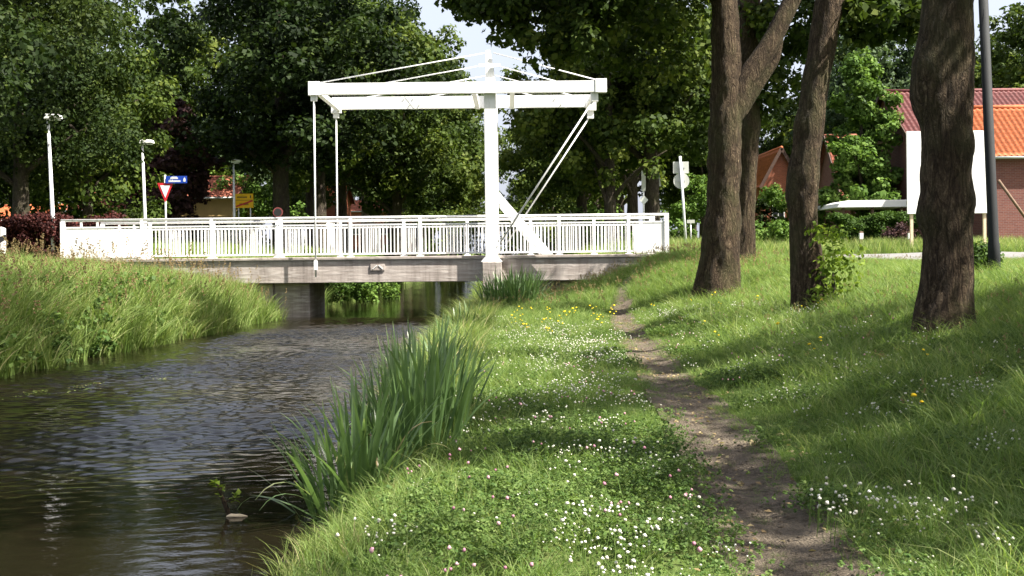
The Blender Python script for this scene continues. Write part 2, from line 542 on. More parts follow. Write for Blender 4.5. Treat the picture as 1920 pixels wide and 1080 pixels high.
# road past the bridge on both sides
for x0, x1 in ((4.5, 90.0), (-90.0, -12.75)):
    rows = []
    for x in np.arange(x0, x1 + 0.01, 0.5 if x1 - x0 < 3 else 1.0):
        f = float(sstep(5, 13, x)) if x > 0 else 0.0
        ya, yb = 33.2 + f * 1.0, 36.2 + f * 4.2
        rows.append([(x, ya + (yb - ya) * k / 8, gzf(x, ya + (yb - ya) * k / 8) + 0.03) for k in range(9)])
    tag(strip('road', rows, M['asphalt']), 'grey asphalt road leading off the bridge', kind='structure')

# water: a sheet with real wavelets, ruffled where the wind reaches it and calmer under the banks and the bridge
wx = axis([(-10.2, 1.2, 0.05)])
wy = axis([(-60, 0, 6), (0, 4.0, 0.5), (4.0, 33.0, 0.026), (33.0, 37.4, 0.11), (37.4, 60, 0.3), (60, 400, 20)])
WX, WY = np.meshgrid(wx, wy)
wr = np.random.default_rng(77)
WZ = np.zeros_like(WX)
for k in range(46):
    lam = 0.085 * (3.2 ** wr.random())
    th = wr.normal() * 0.62
    kx, ky = math.sin(th) * 2 * math.pi / lam, math.cos(th) * 2 * math.pi / lam
    ph = wr.uniform(0, 6.28)
    env = 0.65 + 0.35 * np.sin(WX * wr.uniform(0.5, 1.6) + WY * wr.uniform(0.4, 1.3) + wr.uniform(0, 6.28))
    WZ += env * lam / (2 * math.pi) * np.sin(kx * WX + ky * WY + ph + 0.6 * np.sin(WX * 0.9 + WY * 0.5 + ph))
WZ *= 0.078
ruff = 0.16 + 0.84 * sstep(8.8, 12.5, WY + 0.65 * (-2.0 - WX) + 0.5 * np.sin(WX * 1.3 + WY * 0.7))
ruff *= 1 - 0.80 * sstep(30.5, 33.5, WY)
ruff *= 0.45 + 0.55 * sstep(0.2, 1.6, WX - xl(WY))
ruff *= 0.72 + 0.28 * np.sin(WY * 0.8 + 1.2 * np.sin(WX * 0.6)) 
WZ *= ruff * ((WY > 3.9) & (WY < 60))
nwx = len(wx)
ii = (np.arange(len(wy) - 1)[:, None] * nwx + np.arange(nwx - 1)[None, :]).ravel()
wo = link(bpy.data.objects.new('canal_water', np_mesh('canal_water', np.stack([WX.ravel(), WY.ravel(), WZ.ravel()], 1), np.stack([ii, ii + 1, ii + nwx + 1, ii + nwx], 1), M['water'], True, {'ruff': np.clip(ruff, 0, 1).ravel()})))
tag(wo, 'rippled brown canal water reflecting sky and bridge', kind='structure')

# ------------------------------------------------------------------ the white drawbridge
Z_DECK = 1.62
YN, YF = 33.0, 36.2                 # railings
GN_, GF_ = 32.62, 36.4              # planes of the lifting frame
bridge = empty('canal_bridge', (-4.0, 34.6, Z_DECK), 'white footbridge with drawbridge frame and railings on a concrete deck', 'bridge')
XL, XR = P(118, 440, YN).x, P(1250, 440, YN).x
xp = P(921, 400, GN_).x
# concrete
MB().box(-10.3, xp - 0.26, 32.84, 33.10, 0.98, Z_DECK - 0.03).obj('girder', M['concrete'], bridge, bevel=0.012)
MB().box(xp + 0.28, 4.3, 32.84, 33.10, 0.98, Z_DECK - 0.03).obj('girder', M['concrete'], bridge, bevel=0.012)
MB().box(-10.3, 4.3, 36.1, 36.36, 0.98, Z_DECK - 0.03).obj('girder', M['concrete'], bridge, bevel=0.012)
MB().box(-12.8, 4.45, 32.87, 36.33, 1.40, Z_DECK).obj('deck', M['deckbounce'], bridge)
MB().box(-12.8, 4.4, 32.78, 33.16, Z_DECK + 0.003, Z_DECK + 0.075).obj('kerb', M['concrete'], bridge, bevel=0.01)
MB().box(-12.8, 4.4, 36.04, 36.42, Z_DECK + 0.003, Z_DECK + 0.075).obj('kerb', M['concrete'], bridge, bevel=0.01)
pl, pr = P(522, 560, 33.4).x, P(582, 560, 33.4).x
MB().box(pl - 0.1, pr, 33.3, 36.0, -0.8, 0.97).obj('pier', M['concrete'], bridge, bevel=0.02)
MB().box(pl - 2.2, pl - 0.103, 33.15, 36.05, -0.8, 0.96).obj('abutment', M['concrete'], bridge, bevel=0.02)
MB().box(xp - 0.05, xp + 3.2, 33.35, 36.0, -0.8, 0.965).obj('abutment', M['concrete'], bridge, bevel=0.02)
for gy_ in (GN_, GF_):
    MB().box(xp - 0.255, xp + 0.275, gy_ - 0.26, gy_ + 0.22, -0.6, P(921, 491, GN_).z).obj('post_footing', M['concrete'], bridge, bevel=0.015)
pq = P(708, 501, 32.8)
plq = MB().box(pq.x - 0.2, pq.x + 0.2, 32.805, 32.838, pq.z - 0.09, pq.z + 0.09).obj('plaque', M['concrete'], bridge, bevel=0.004)
MB().bar((pq.x - 0.14, 32.80, pq.z - 0.05), (pq.x - 0.02, 32.80, pq.z + 0.05), 0.02).obj('raised_mark', M['signwhite'], plq)
MB().bar((pq.x + 0.03, 32.80, pq.z + 0.05), (pq.x + 0.14, 32.80, pq.z - 0.05), 0.02).obj('raised_mark', M['signwhite'], plq)

# railings
def camber(x):
    return 0.0
bal_mesh = MB().box(-0.013, 0.013, -0.013, 0.013, 0, 0.80).mesh('baluster', M['white'])
pst = MB().box(-0.045, 0.045, -0.035, 0.035, 0.0, 1.10)
pst.box(-0.10, 0.10, -0.07, 0.07, 0.0, 0.03)
post_mesh = pst.mesh('railing_post', M['white'])
def railing(y, side, posts):
    zt = Z_DECK + 1.18
    rail = MB().tube([(XL - 0.05, y, zt), (XR + 0.06, y, zt)], 0.037, 10).obj('railing', M['white'], bridge, True)
    for z0, z1, nm in ((0.955, 1.0, 'middle_rail'), (0.135, 0.185, 'bottom_rail')):
        MB().box(XL, XR, y - 0.022, y + 0.022, Z_DECK + z0, Z_DECK + z1).obj(nm, M['white'], rail)
    base = parent_loc(bridge)
    def put(me, nm, x, z):
        o = bpy.data.objects.new(nm, me)
        o.location = Vector((x, y, z)) - base
        link(o, rail)
    for x in posts:
        put(post_mesh, 'railing_post', x, Z_DECK + 0.076)
    for x in (XL, XR):
        MB().box(x - 0.06, x + 0.06, y - 0.05, y + 0.05, Z_DECK - 0.3, zt - 0.03).obj('end_post', M['white'], rail)
    xa, xb = XL + 1.42, XR - 0.62
    npan = 3
    for k in range(3):
        a, b = XL + 0.065 + 0.455 * k, XL + 0.065 + 0.455 * (k + 1) - 0.012
        MB().box(a, b, y - 0.012, y + 0.012, Z_DECK + 0.10, Z_DECK + 0.954).obj('end_panel', M['white'], rail)
        if k:
            MB().box(a - 0.03, a + 0.03, y - 0.02, y + 0.02, Z_DECK + 1.001, zt - 0.03).obj('stub', M['white'], rail)
    MB().box(xb + 0.03, XR - 0.065, y - 0.012, y + 0.012, Z_DECK + 0.10, Z_DECK + 0.954).obj('end_panel', M['white'], rail)
    n = int((xb - xa) / 0.108)
    for k in range(n + 1):
        x = xa + (xb - xa) * k / n
        if min(abs(x - q) for q in posts) > 0.06:
            put(bal_mesh, 'baluster', x, Z_DECK + 0.17)
    return rail
p0 = P(527, 440, YN).x
near_posts = [p0 + 1.955 * k for k in range(-2, 6)]
near_posts = [x for x in near_posts if XL + 0.3 < x < XR - 0.3]
railing(YN, -1, near_posts)
railing(YF, 1, [x - 0.75 for x in near_posts] + [near_posts[-1] + 1.0])

# lifting frame
zb0, zb1 = P(860, 177.5, GN_).z, P(860, 156, GN_).z
xbl, xbr = P(582, 167, GN_).x, P(1135, 161, GN_).x
ztop = P(918, 95, GN_).z
zfoot = P(921, 491, GN_).z
for gy_ in (GN_, GF_):
    m = MB().box(xp - 0.165, xp + 0.165, gy_ - 0.13, gy_ + 0.13, zfoot + 0.06, zb1 + 0.015)
    post = m.obj('frame_post', M['white'], bridge, bevel=0.012)
    MB().prism([(xp - 0.30, zfoot + 0.002), (xp + 0.30, zfoot + 0.002), (xp + 0.18, zfoot + 0.14), (xp - 0.18, zfoot + 0.14)], gy_ - 0.17, gy_ + 0.17).obj('base_plate', M['white'], post)
    MB().prism([(xp - 0.12, zb1 + 0.016), (xp + 0.15, zb1 + 0.016), (xp + 0.11, ztop - 0.45), (xp + 0.02, ztop), (xp - 0.10, ztop)], gy_ - 0.10, gy_ + 0.10).obj('mast_head', M['white'], post)
    y0, y1 = (gy_ - 0.20, gy_ - 0.132) if gy_ == GN_ else (gy_ + 0.132, gy_ + 0.20)
    if gy_ == GN_:
        beam = MB().box(xbl, xbr, y0 - 0.06, y1, zb0, zb1).obj('balance_beam', M['white'], bridge, bevel=0.01)
    else:       # the inner beam is the deeper of the two
        BFY = y0 - 0.06
        beam = MB().box(xbl, xbr, BFY, y1, P(860, 203, BFY).z, P(860, 180, BFY).z).obj('balance_beam', M['white'], bridge, bevel=0.01)
    for xe in (xbl, xbr):
        s = 1 if xe == xbl else -1
        MB().box(min(xe, xe + s * 0.28) - 0.02, max(xe, xe + s * 0.28) + 0.02, min(y0, y1) - 0.08, max(y0, y1) + 0.004, zb0 - 0.01, zb1 + 0.05).obj('end_cap', M['white'], beam, bevel=0.008)
    yt = gy_ - 0.16 if gy_ == GN_ else gy_ + 0.16
    # stays, two on each arm
    for s, xe in ((-1, xbl + 0.22), (1, xbr - 0.22)):
        MB().tube([(xp + s * 0.1, yt, ztop - 0.09), (xe, yt, zb1 + 0.02)], 0.016, 8).obj('stay', M['white'], post, True)
        f = 0.60
        zs = ztop - 0.42
        slope = (ztop - 0.09 - zb1 - 0.02) / (abs(xe - xp) - 0.1)
        L = (zs - zb1 - 0.01) / slope
        MB().tube([(xp + s * 0.1, yt, zs), (xp + s * (0.1 + L), yt, zb1 + 0.01)], 0.015, 8).obj('stay', M['white'], post, True)
        MB().box(min(xp + s * 0.09, xp + s * 0.3), max(xp + s * 0.09, xp + s * 0.3), yt - 0.03, yt + 0.03, zs - 0.05, zs + 0.03).obj('stay_socket', M['white'], post)
    # hanger to the far end of the deck
    xh = P(592, 330, GN_).x
    h = MB().tube([(xh, yt, zb0 - 0.015), (xh, yt, 1.15 if gy_ == GN_ else Z_DECK + 0.08)], 0.025, 8).obj('hanger_rod', M['white'], bridge, True)
    MB().box(xh - 0.09, xh + 0.09, yt - 0.05, yt + 0.05, zb0 - 0.16, zb0 - 0.012).obj('hanger_clamp', M['white'], h, bevel=0.01)
    if gy_ == GN_:
        MB().box(xh - 0.05, xh + 0.05, yt - 0.045, yt + 0.045, 1.34, 1.60).obj('hanger_sleeve', M['white'], h, bevel=0.008)
    # chain rod from the short arm back to the deck
    a, b = P(1114, 186, GN_), P(938, 455, GN_)
    if gy_ == GF_:
        a.x += 0.16; b.x += 0.16
    c = MB().tube([(a.x, yt, a.z), (b.x, yt, b.z)], 0.024, 8).obj('tension_rod', M['rodgrey'], bridge, True)
    MB().box(a.x - 0.10, a.x + 0.10, yt - 0.05, yt + 0.05, a.z - 0.09, zb0 - 0.012).obj('rod_bracket', M['white'], c, bevel=0.01)
    # diagonal prop
    a, b = P(934, 372, GN_), P(1036, 476, GN_)
    MB().prism([(a.x, a.z - 0.12), (b.x - 0.30, b.z - 0.02), (b.x + 0.02, b.z - 0.02), (a.x, a.z + 0.20)], gy_ - 0.06, gy_ + 0.06).obj('prop', M['white'], bridge, bevel=0.008)
# cross members between the two beams, and the scarf joint with its bolts on the inner beam
for xc in (xbl + 0.20, xp - 0.45, xp + 0.62, xbr - 0.24):
    MB().box(xc - 0.07, xc + 0.07, GN_ - 0.129, GF_ + 0.070, zb0 + 0.06, zb0 + 0.20).obj('cross_member', M['white'], bridge, bevel=0.006)
a, b = P(759, 181, BFY), P(777, 203, BFY)
MB().bar((a.x, BFY - 0.004, a.z), (b.x, BFY - 0.004, b.z), 0.012, 0.018).obj('scarf_joint', M['rodgrey'], bridge)
for px, py in ((757, 186), (774, 186), (768, 197), (786, 197), (1040, 186), (1052, 196)):
    q = P(px, py, BFY)
    MB().tube([(q.x, BFY - 0.025, q.z), (q.x, BFY + 0.002, q.z)], 0.025, 8).obj('bolt', M['signgrey'], bridge)

# ------------------------------------------------------------------ leaves
def leaf_cloud(centers, radii, per, size, seed, up=0.35, flat=0.75, jitter=0.25, tint_c=None):
    """diamond leaves spread through round clumps; returns V, F, tint"""
    r = np.random.default_rng(seed)
    centers = np.asarray(centers, float)
    radii = np.asarray(radii, float)
    n = len(centers)
    per_n = np.maximum(6, (per * (radii / radii.mean()) ** 2).astype(int))
    idx = np.repeat(np.arange(n), per_n)
    N = len(idx)
    d = r.normal(size=(N, 3))
    d /= np.linalg.norm(d, axis=1)[:, None]
    rad = r.random(N) ** 0.45 * radii[idx]
    pos = centers[idx] + d * rad[:, None] * np.array([1, 1, flat])
    nrm = d * 0.7 + np.array([0, 0, up]) + r.normal(size=(N, 3)) * 0.45
    nrm /= np.linalg.norm(nrm, axis=1)[:, None]
    t = np.cross(nrm, r.normal(size=(N, 3)))
    t /= np.linalg.norm(t, axis=1)[:, None]
    b = np.cross(nrm, t)
    L = size * (0.7 + 0.6 * r.random(N))
    W = L * (0.32 + 0.14 * r.random(N))
    fold = nrm * (L * 0.12)[:, None]
    V = np.empty((N, 4, 3))
    V[:, 0] = pos - t * (L / 2)[:, None]
    V[:, 1] = pos + b * W[:, None] + fold
    V[:, 2] = pos + t * (L / 2)[:, None]
    V[:, 3] = pos - b * W[:, None] + fold
    base = r.random(n) * 0.5 + 0.25 if tint_c is None else np.asarray(tint_c)
    tint = np.clip(base[idx] + r.normal(size=N) * 0.16, 0, 1)
    F = np.arange(N * 4).reshape(N, 4)
    return V.reshape(-1, 3), F, np.repeat(tint, 4)

def lobes(R_, H, z0, n, seed, rmin=0.30, rmax=0.46, shape='round'):
    """big boughs that make up a crown: list of (centre, radius)"""
    r = random.Random(seed)
    out = []
    for i in range(n):
        f = (i + 0.5) / n
        z = z0 + H * (0.10 + 0.86 * f)
        if shape == 'round':
            prof = math.sqrt(max(0.05, 1 - (2 * f - 0.85) ** 2 / 1.55))
        elif shape == 'cone':
            prof = 1.05 * (1 - f) ** 0.75 + 0.12
        else:
            prof = 0.9
        a = i * 2.399 + r.uniform(-0.5, 0.5)
        rr = R_ * prof * (0.42 + 0.30 * r.random()) * (0.9 if i % 4 else 0.25)
        br = R_ * r.uniform(rmin, rmax) * (0.55 + 0.45 * prof)
        out.append((Vector((rr * math.cos(a), rr * math.sin(a), z)), br))
    return out

def crown_mesh(name, lobe_list, mat, ncl, per, size, seed, clump=0.30, flat=0.75):
    r = np.random.default_rng(seed)
    C, Rr, T = [], [], []
    for c, br in lobe_list:
        k = max(5, int(ncl * (0.6 + 0.8 * r.random())))
        d = r.normal(size=(k, 3))
        d /= np.linalg.norm(d, axis=1)[:, None]
        rad = br * (0.55 + 0.55 * r.random(k))
        pts = np.array(c) + d * rad[:, None] * np.array([1, 1, 0.72])
        C.append(pts)
        Rr.append(br * clump * (0.7 + 0.7 * r.random(k)) + 0.12)
        lt = r.random() * 0.22
        T.append(np.clip(0.30 + lt + r.normal(size=k) * 0.14, 0.05, 0.95))
    V, F, tint = leaf_cloud(np.concatenate(C), np.concatenate(Rr), per, size, seed + 1, flat=flat, tint_c=np.concatenate(T))
    return np_mesh(name, V, F, mat, False, {'tint': tint})

def rough_tube(pts, radii, seg, ring_step, seed, amp=0.08, burls=(), flare=0.0, flute=0.0, furrow=0.0):
    """a knobbly trunk: resampled tube with noise displacement"""
    pts = [Vector(p) for p in pts]
    acc = [0.0]
    for a, b in zip(pts[:-1], pts[1:]):
        acc.append(acc[-1] + (b - a).length)
    n = max(4, int(acc[-1] / ring_step))
    S = np.linspace(0, acc[-1], n)
    PX = [np.interp(S, acc, [p[k] for p in pts]) for k in range(3)]
    # smooth the path
    for _ in range(3):
        for k in range(3):
            q = PX[k]
            q[1:-1] = (q[:-2] + 2 * q[1:-1] + q[2:]) / 4
    RR = np.interp(S, acc, radii)
    V, F = [], []
    ref = Vector((1, 0, 0))
    for i in range(n):
        p = Vector((PX[0][i], PX[1][i], PX[2][i]))
        j0, j1 = max(0, i - 1), min(n - 1, i + 1)
        d = Vector((PX[0][j1] - PX[0][j0], PX[1][j1] - PX[1][j0], PX[2][j1] - PX[2][j0])).normalized()
        s = (ref - d * ref.dot(d)).normalized()
        ref = s
        u = d.cross(s)
        for k in range(seg):
            a = 2 * math.pi * k / seg
            dr = s * math.cos(a) + u * math.sin(a)
            rr = RR[i]
            fl = flare * math.exp(-S[i] / 0.28)
            rr *= 1 + fl * (0.7 + 0.5 * math.sin(a * 5 + seed)) + flute * math.sin(a * 3 + seed + S[i] * 0.4)
            q = p + dr * rr
            nv = mnoise.noise(q * 2.1 + Vector((seed, 0, 0))) * 1.2 + mnoise.noise(Vector((q.x * 7, q.y * 7, q.z * 3.0 + seed))) * 0.55
            rr += RR[i] * amp * nv
            if furrow:
                fn = abs(mnoise.noise(Vector((q.x * 13, q.y * 13, q.z * 2.6 + seed))))
                rr += RR[i] * furrow * (min(1.0, fn * 5) - 0.6)
            for bz, ba, br, bh in burls:
                da = math.atan2(math.sin(a - ba), math.cos(a - ba)) * RR[i]
                rr += bh * math.exp(-((S[i] - bz) ** 2 + da ** 2) / (br * br))
            V.append(p + dr * rr)
    for i in range(n - 1):
        for k in range(seg):
            k2 = (k + 1) % seg
            F.append((i * seg + k, i * seg + k2, (i + 1) * seg + k2, (i + 1) * seg + k))
    V.append(pts[0]); c0 = len(V) - 1
    V.append(Vector((PX[0][-1], PX[1][-1], PX[2][-1]))); c1 = len(V) - 1
    T = [(c0, (k + 1) % seg, k) for k in range(seg)] + [(c1, (n - 1) * seg + k, (n - 1) * seg + (k + 1) % seg) for k in range(seg)]
    return np.array([tuple(v) for v in V]), [np.array(F), np.array(T)]

def part(name, me, parent, kind=None):
    o = bpy.data.objects.new(name, me)
    link(o, parent)
    if kind:
        o['kind'] = kind
    return o

def make_tree(name, label, group, H, R_, z0, tr, mat, seed, nl=13, ncl=13, per=100, size=0.24, shape='round', lean=(0, 0), barkm='bark2', clump=0.30):
    root = empty(name, (0, 0, 0), label, 'tree', group)
    r = random.Random(seed)
    LB = lobes(R_, H - z0, z0, nl, seed, shape=shape)
    top = z0 + (H - z0) * 0.72
    pts = [(0, 0, -0.3), (lean[0] * 0.2, lean[1] * 0.2, z0 * 0.5), (lean[0] * 0.6, lean[1] * 0.6, z0 + 0.5), (lean[0], lean[1], top)]
    V, F = rough_tube(pts, [tr * 1.15, tr, tr * 0.85, tr * 0.25], 12, 0.5, seed, 0.06, flare=0.4)
    part('trunk', np_mesh('trunk', V, F, M[barkm], True), root)
    for c, br in LB[:max(4, nl // 2)]:
        za = max(z0 * 0.75, c.z - 2.2)
        f = min(1, za / top)
        a = Vector((lean[0] * f, lean[1] * f, za))
        mid = a.lerp(c, 0.5) + Vector((r.uniform(-.3, .3), r.uniform(-.3, .3), 0.4))
        V, F = rough_tube([a, mid, c], [tr * 0.42, tr * 0.28, tr * 0.08], 7, 0.5, seed, 0.05)
        part('limb', np_mesh('limb', V, F, M[barkm], True), root)
    part('crown', crown_mesh('crown', LB, M[mat], ncl, per, size, seed, clump), root, 'stuff')
    return root

def set_tree(o, x, y, rz, sc=1.0, sz=None, label=None, group=None):
    o.location = (x, y, gzf(x, y))
    o.rotation_euler = (0, 0, rz)
    o.scale = (sc, sc, sz or sc)
    if label: o['label'] = label
    if group: o['group'] = group
    return o

# ---- the three big oaks on the near bank, and their neighbours in the row
def bank_oak(label, x, y, path, radii, seed, crown_lobes, limbs, burls, per=95, size=0.15, mat='oak', ncl=14, flute=0.05, group='oaks along the footpath', extra=()):
    z = gzf(x, y)
    root = empty('oak_tree', (x, y, z), label, 'tree', group)
    V, F = rough_tube(path, radii, 64, 0.06, seed, 0.085, burls, 0.62, flute, furrow=0.055)
    part('trunk', np_mesh('trunk', V, F, M['bark'], True), root)
    for pts, rr in limbs:
        V, F = rough_tube(pts, rr, 16, 0.12, seed + 3, 0.06)
        part('limb', np_mesh('limb', V, F, M['bark'], True), root)
    part('crown', crown_mesh('crown', crown_lobes, M[mat], ncl, per, size, seed, 0.34), root, 'stuff')
    return root

def rel(px, py, d, base):
    return P(px, py, d) - Vector(base)

# oak 3 (thick, burred, close)
d3 = 13.0
b3 = P(1764, 650, d3); b3.z = gzf(b3.x, d3)
def c3(px, py, dd=0): return rel(px, py, d3 + dd, b3)
path3 = [(0, 0, -0.35), c3(1764, 650), c3(1768, 560), c3(1778, 440), c3(1772, 340), c3(1776, 240), c3(1774, 120), c3(1780, 0), c3(1786, -140), c3(1790, -320)]
rad3 = [0.36, 0.325, 0.285, 0.25, 0.275, 0.255, 0.305, 0.265, 0.25, 0.2]
LB3 = [(Vector((3.9, 3.4, 6.6)), 1.2), (Vector((-0.5, 0.5, 14.2)), 2.4), (Vector((-2.2, 0.8, 15.0)), 2.3), (Vector((-0.8, 2.4, 15.2)), 2.2), (Vector((-4.0, -1.0, 15.6)), 2.3),
       (Vector((-3.8, -3.2, 16.2)), 2.2), (Vector((-4.4, 0.6, 16.8)), 2.0), (Vector((-3.8, 2.8, 15.8)), 2.2), (Vector((-4.2, 4.8, 16.4)), 2.1)]  # high lobes out of view, added to shade the far bank
bank_oak('thick burred oak trunk beside the dark pole', b3.x, d3, path3, rad3, 3, LB3,
         [([c3(1788, -300), (-0.2, 0.2, 9.0), (-2.2, 0.8, 14.4)], [0.17, 0.13, 0.05]), ([c3(1786, -240), (0.2, 0.1, 9.4), (-0.5, 0.5, 13.4)], [0.15, 0.1, 0.05]), ([c3(1788, -280), (2.0, 1.0, 7.0), (3.9, 3.4, 6.8)], [0.14, 0.09, 0.04])],
         [(1.75, 3.3, 0.22, 0.07), (1.9, 0.2, 0.2, 0.05), (3.0, 3.2, 0.28, 0.10), (3.35, 3.6, 0.2, 0.06), (0.9, 0.1, 0.25, 0.03), (2.5, 5.2, 0.2, 0.05)])
# oak 2 (leaning, with a leafy shoot at its foot)
d2 = 18.6
b2 = P(1522, 590, d2); b2.z = gzf(b2.x, d2)
def c2(px, py, dd=0): return rel(px, py, d2 + dd, b2)
path2 = [(0, 0, -0.35), c2(1522, 590), c2(1513, 500), c2(1508, 420), c2(1506, 330), c2(1516, 260), c2(1527, 170), c2(1545, 70), c2(1560, -20), c2(1580, -160), c2(1596, -300)]
rad2 = [0.36, 0.29, 0.245, 0.225, 0.245, 0.22, 0.21, 0.215, 0.225, 0.2, 0.15]
LB2 = [(Vector((0.4, 0.2, 9.6)), 1.3), (Vector((-1.0, 1.2, 9.8)), 1.2), (Vector((-0.4, -0.6, 11.2)), 1.4), (c2(1640, 10), 0.45), (c2(1690, 40, 1), 0.4), (c2(1610, 60, 1), 0.3)]
bank_oak('leaning oak trunk with a leafy bush at its foot', b2.x, d2, path2, rad2, 11, LB2,
         [([c2(1588, -230), (0.9, 0.0, 8.2), (-0.3, -0.5, 10.6)], [0.14, 0.1, 0.05]), ([c2(1588, -230), (0.2, 0.6, 7.8), (-1.0, 1.2, 9.4)], [0.12, 0.09, 0.04]), ([c2(1560, -20), c2(1620, -10), c2(1700, -60)], [0.10, 0.07, 0.05])],
         [(2.2, 3.4, 0.2, 0.05), (1.1, 0.2, 0.2, 0.04), (3.3, 3.5, 0.16, 0.04)])
# oak 1 (forked)
d1 = 24.5
b1 = P(1346, 560, d1); b1.z = gzf(b1.x, d1)
def c1(px, py, dd=0): return rel(px, py, d1 + dd, b1)
path1 = [(0, 0, -0.35), c1(1345, 560), c1(1352, 480), c1(1356, 400), c1(1360, 310), c1(1362, 220), c1(1362, 130), c1(1360, 40), c1(1352, -80), c1(1346, -240)]
rad1 = [0.60, 0.47, 0.40, 0.345, 0.33, 0.33, 0.30, 0.28, 0.25, 0.15]
LB1 = [(Vector((-1.2, 0.5, 6.6)), 1.5), (Vector((-2.7, -0.4, 6.6)), 1.4), (Vector((-4.2, 0.6, 6.7)), 1.1), (Vector((-2.0, 2.4, 6.3)), 1.5), (Vector((-3.4, 1.6, 6.3)), 0.9), (Vector((-5.0, 0.9, 6.5)), 0.6), (c1(960, 45), 0.55), (c1(1020, 90), 0.6), (c1(1090, 70), 0.7), (c1(905, 15), 0.45), (Vector((-1.0, 1.9, 5.7)), 0.9), (Vector((1.2, 0.6, 8.8)), 1.3), (Vector((-2.4, -1.2, 8.4)), 1.6),
       (Vector((-0.4, 0.0, 9.6)), 1.5), (Vector((-4.0, -1.2, 7.8)), 1.4), (Vector((-0.7, -1.0, 6.7)), 1.1), (Vector((-5.3, 0.2, 7.6)), 1.1)]
bank_oak('forked oak trunk standing between path and road sign', b1.x, d1, path1, rad1, 17, LB1,
         [([c1(1372, 225), c1(1400, 150), c1(1440, 90), c1(1490, -10), c1(1545, -130)], [0.22, 0.24, 0.21, 0.18, 0.12]),
          ([c1(1388, 220), c1(1420, 165), c1(1458, 110), c1(1470, 20)], [0.09, 0.10, 0.08, 0.05]),
          ([c1(1358, 0), (-1.2, 0.4, 6.9), (-3.4, 0.2, 7.4)], [0.15, 0.1, 0.04]),
          ([c1(1352, -60), (-1.2, 1.6, 7.0), (-2.0, 2.4, 7.4)], [0.12, 0.08, 0.04])],
         [(1.9, 0.5, 0.3, 0.05), (3.1, 3.1, 0.2, 0.05)])
# oak 1b (just behind the forked oak)
d0 = 28.5
b0 = P(1398, 500, d0); b0.z = gzf(b0.x, d0)
def c0(px, py, dd=0): return rel(px, py, d0 + dd, b0)
path0 = [(0, 0, -0.35), c0(1394, 505), c0(1396, 420), c0(1401, 330), c0(1406, 230), c0(1403, 120), c0(1404, 0), c0(1410, -140)]
LB0 = [(Vector((2.4, -0.7, 9.0)), 1.7), (Vector((3.6, 0.0, 8.4)), 1.6), (Vector((4.2, -1.0, 9.6)), 1.6), (c0(1452, 150), 0.75), (c0(1480, 60), 0.9), (c0(1440, 40), 0.8), (c0(1425, 190), 0.5), (c0(1545, 20), 0.8), (Vector((2.2, 0.2, 6.4)), 0.9)]
bank_oak('slender grey oak trunk close behind the forked oak', b0.x, d0, path0, [0.36, 0.30, 0.24, 0.235, 0.26, 0.25, 0.26, 0.12], 23, LB0,
         [([c0(1404, 60), (1.2, 0.6, 7.4), (2.4, -0.7, 8.8)], [0.13, 0.09, 0.04]), ([c0(1408, -60), (1.8, 0.2, 7.6), (3.6, 0.0, 8.4)], [0.12, 0.08, 0.04])], [(1.6, 3.2, 0.2, 0.05)])
# the row goes on past the viewer, and unseen oaks are added behind it to shade path and slope
LBh = [(Vector((0.2, 0.2, 12.6)), 2.3), (Vector((-2.3, 0.6, 13.4)), 2.2), (Vector((2.4, -0.6, 12.8)), 2.1), (Vector((-1.8, -2.3, 13.0)), 2.0), (Vector((1.4, 2.5, 13.6)), 2.2), (Vector((0.2, -0.2, 16.2)), 2.6), (Vector((-2.2, 2.4, 15.4)), 2.2), (Vector((2.0, 1.6, 16.6)), 2.1), (Vector((-4.4, 1.0, 15.5)), 2.3), (Vector((-4.0, 3.4, 14.6)), 2.2), (Vector((-4.2, -1.5, 14.2)), 2.1), (Vector((-3.4, 1.5, 18.0)), 2.4)]  # unseen crown shaped high and out over the canal to shade the far bank
row_oak = bank_oak('high crowned oak of the footpath row before the burred oak', 5.3, 6.0, [(0, 0, -0.35), (0, 0, 0), (0.05, 0, 1.5), (-0.1, 0.1, 3.2), (0, 0, 6.2), (0.1, 0, 12)], [0.42, 0.34, 0.28, 0.27, 0.25, 0.14], 31, LBh,
         [([(0, 0, 9.6), (-1.2, 0.3, 11.8), (-2.3, 0.6, 13.4)], [0.15, 0.1, 0.05]), ([(0, 0, 9.9), (1.2, -0.3, 11.0), (2.4, -0.6, 12.8)], [0.15, 0.1, 0.05])], [], per=120, size=0.19)
for (x, y, rz, sc) in ((5.6, -1.5, 1.3, 1.0),):
    set_tree(copy_tree(row_oak), x, y, rz, sc)
LBn = [(Vector((0.2, 0.2, 7.4)), 2.3), (Vector((-2.3, 0.6, 7.6)), 1.9), (Vector((2.4, -0.6, 7.2)), 2.0), (Vector((-1.8, -2.3, 7.4)), 1.8), (Vector((1.4, 2.5, 7.2)), 1.8), (Vector((0.2, -0.2, 10.2)), 2.4), (Vector((-3.0, -0.9, 8.4)), 1.5), (Vector((-0.8, 3.0, 8.6)), 1.7), (Vector((-1.6, 1.0, 12.2)), 2.0)]
shade_oak = bank_oak('unseen shade oak added behind the footpath row', 12.0, 5.0, [(0, 0, -0.35), (0, 0, 0), (0.05, 0, 1.5), (-0.1, 0.1, 3.2), (0, 0, 5.2), (0.1, 0, 9)], [0.42, 0.34, 0.28, 0.27, 0.24, 0.12], 33, LBn,
         [([(0, 0, 4.6), (-1.2, 0.3, 5.8), (-2.3, 0.6, 7.0)], [0.15, 0.1, 0.05]), ([(0, 0, 4.9), (1.2, -0.3, 6.0), (2.4, -0.6, 7.2)], [0.15, 0.1, 0.05])], [], per=120, size=0.19, group='added shade oaks')
for (x, y, rz, sc) in ((12.4, 10.6, 1.3, 0.95), (11.8, -2.0, 4.0, 1.05)):
    set_tree(copy_tree(shade_oak), x, y, rz, sc)

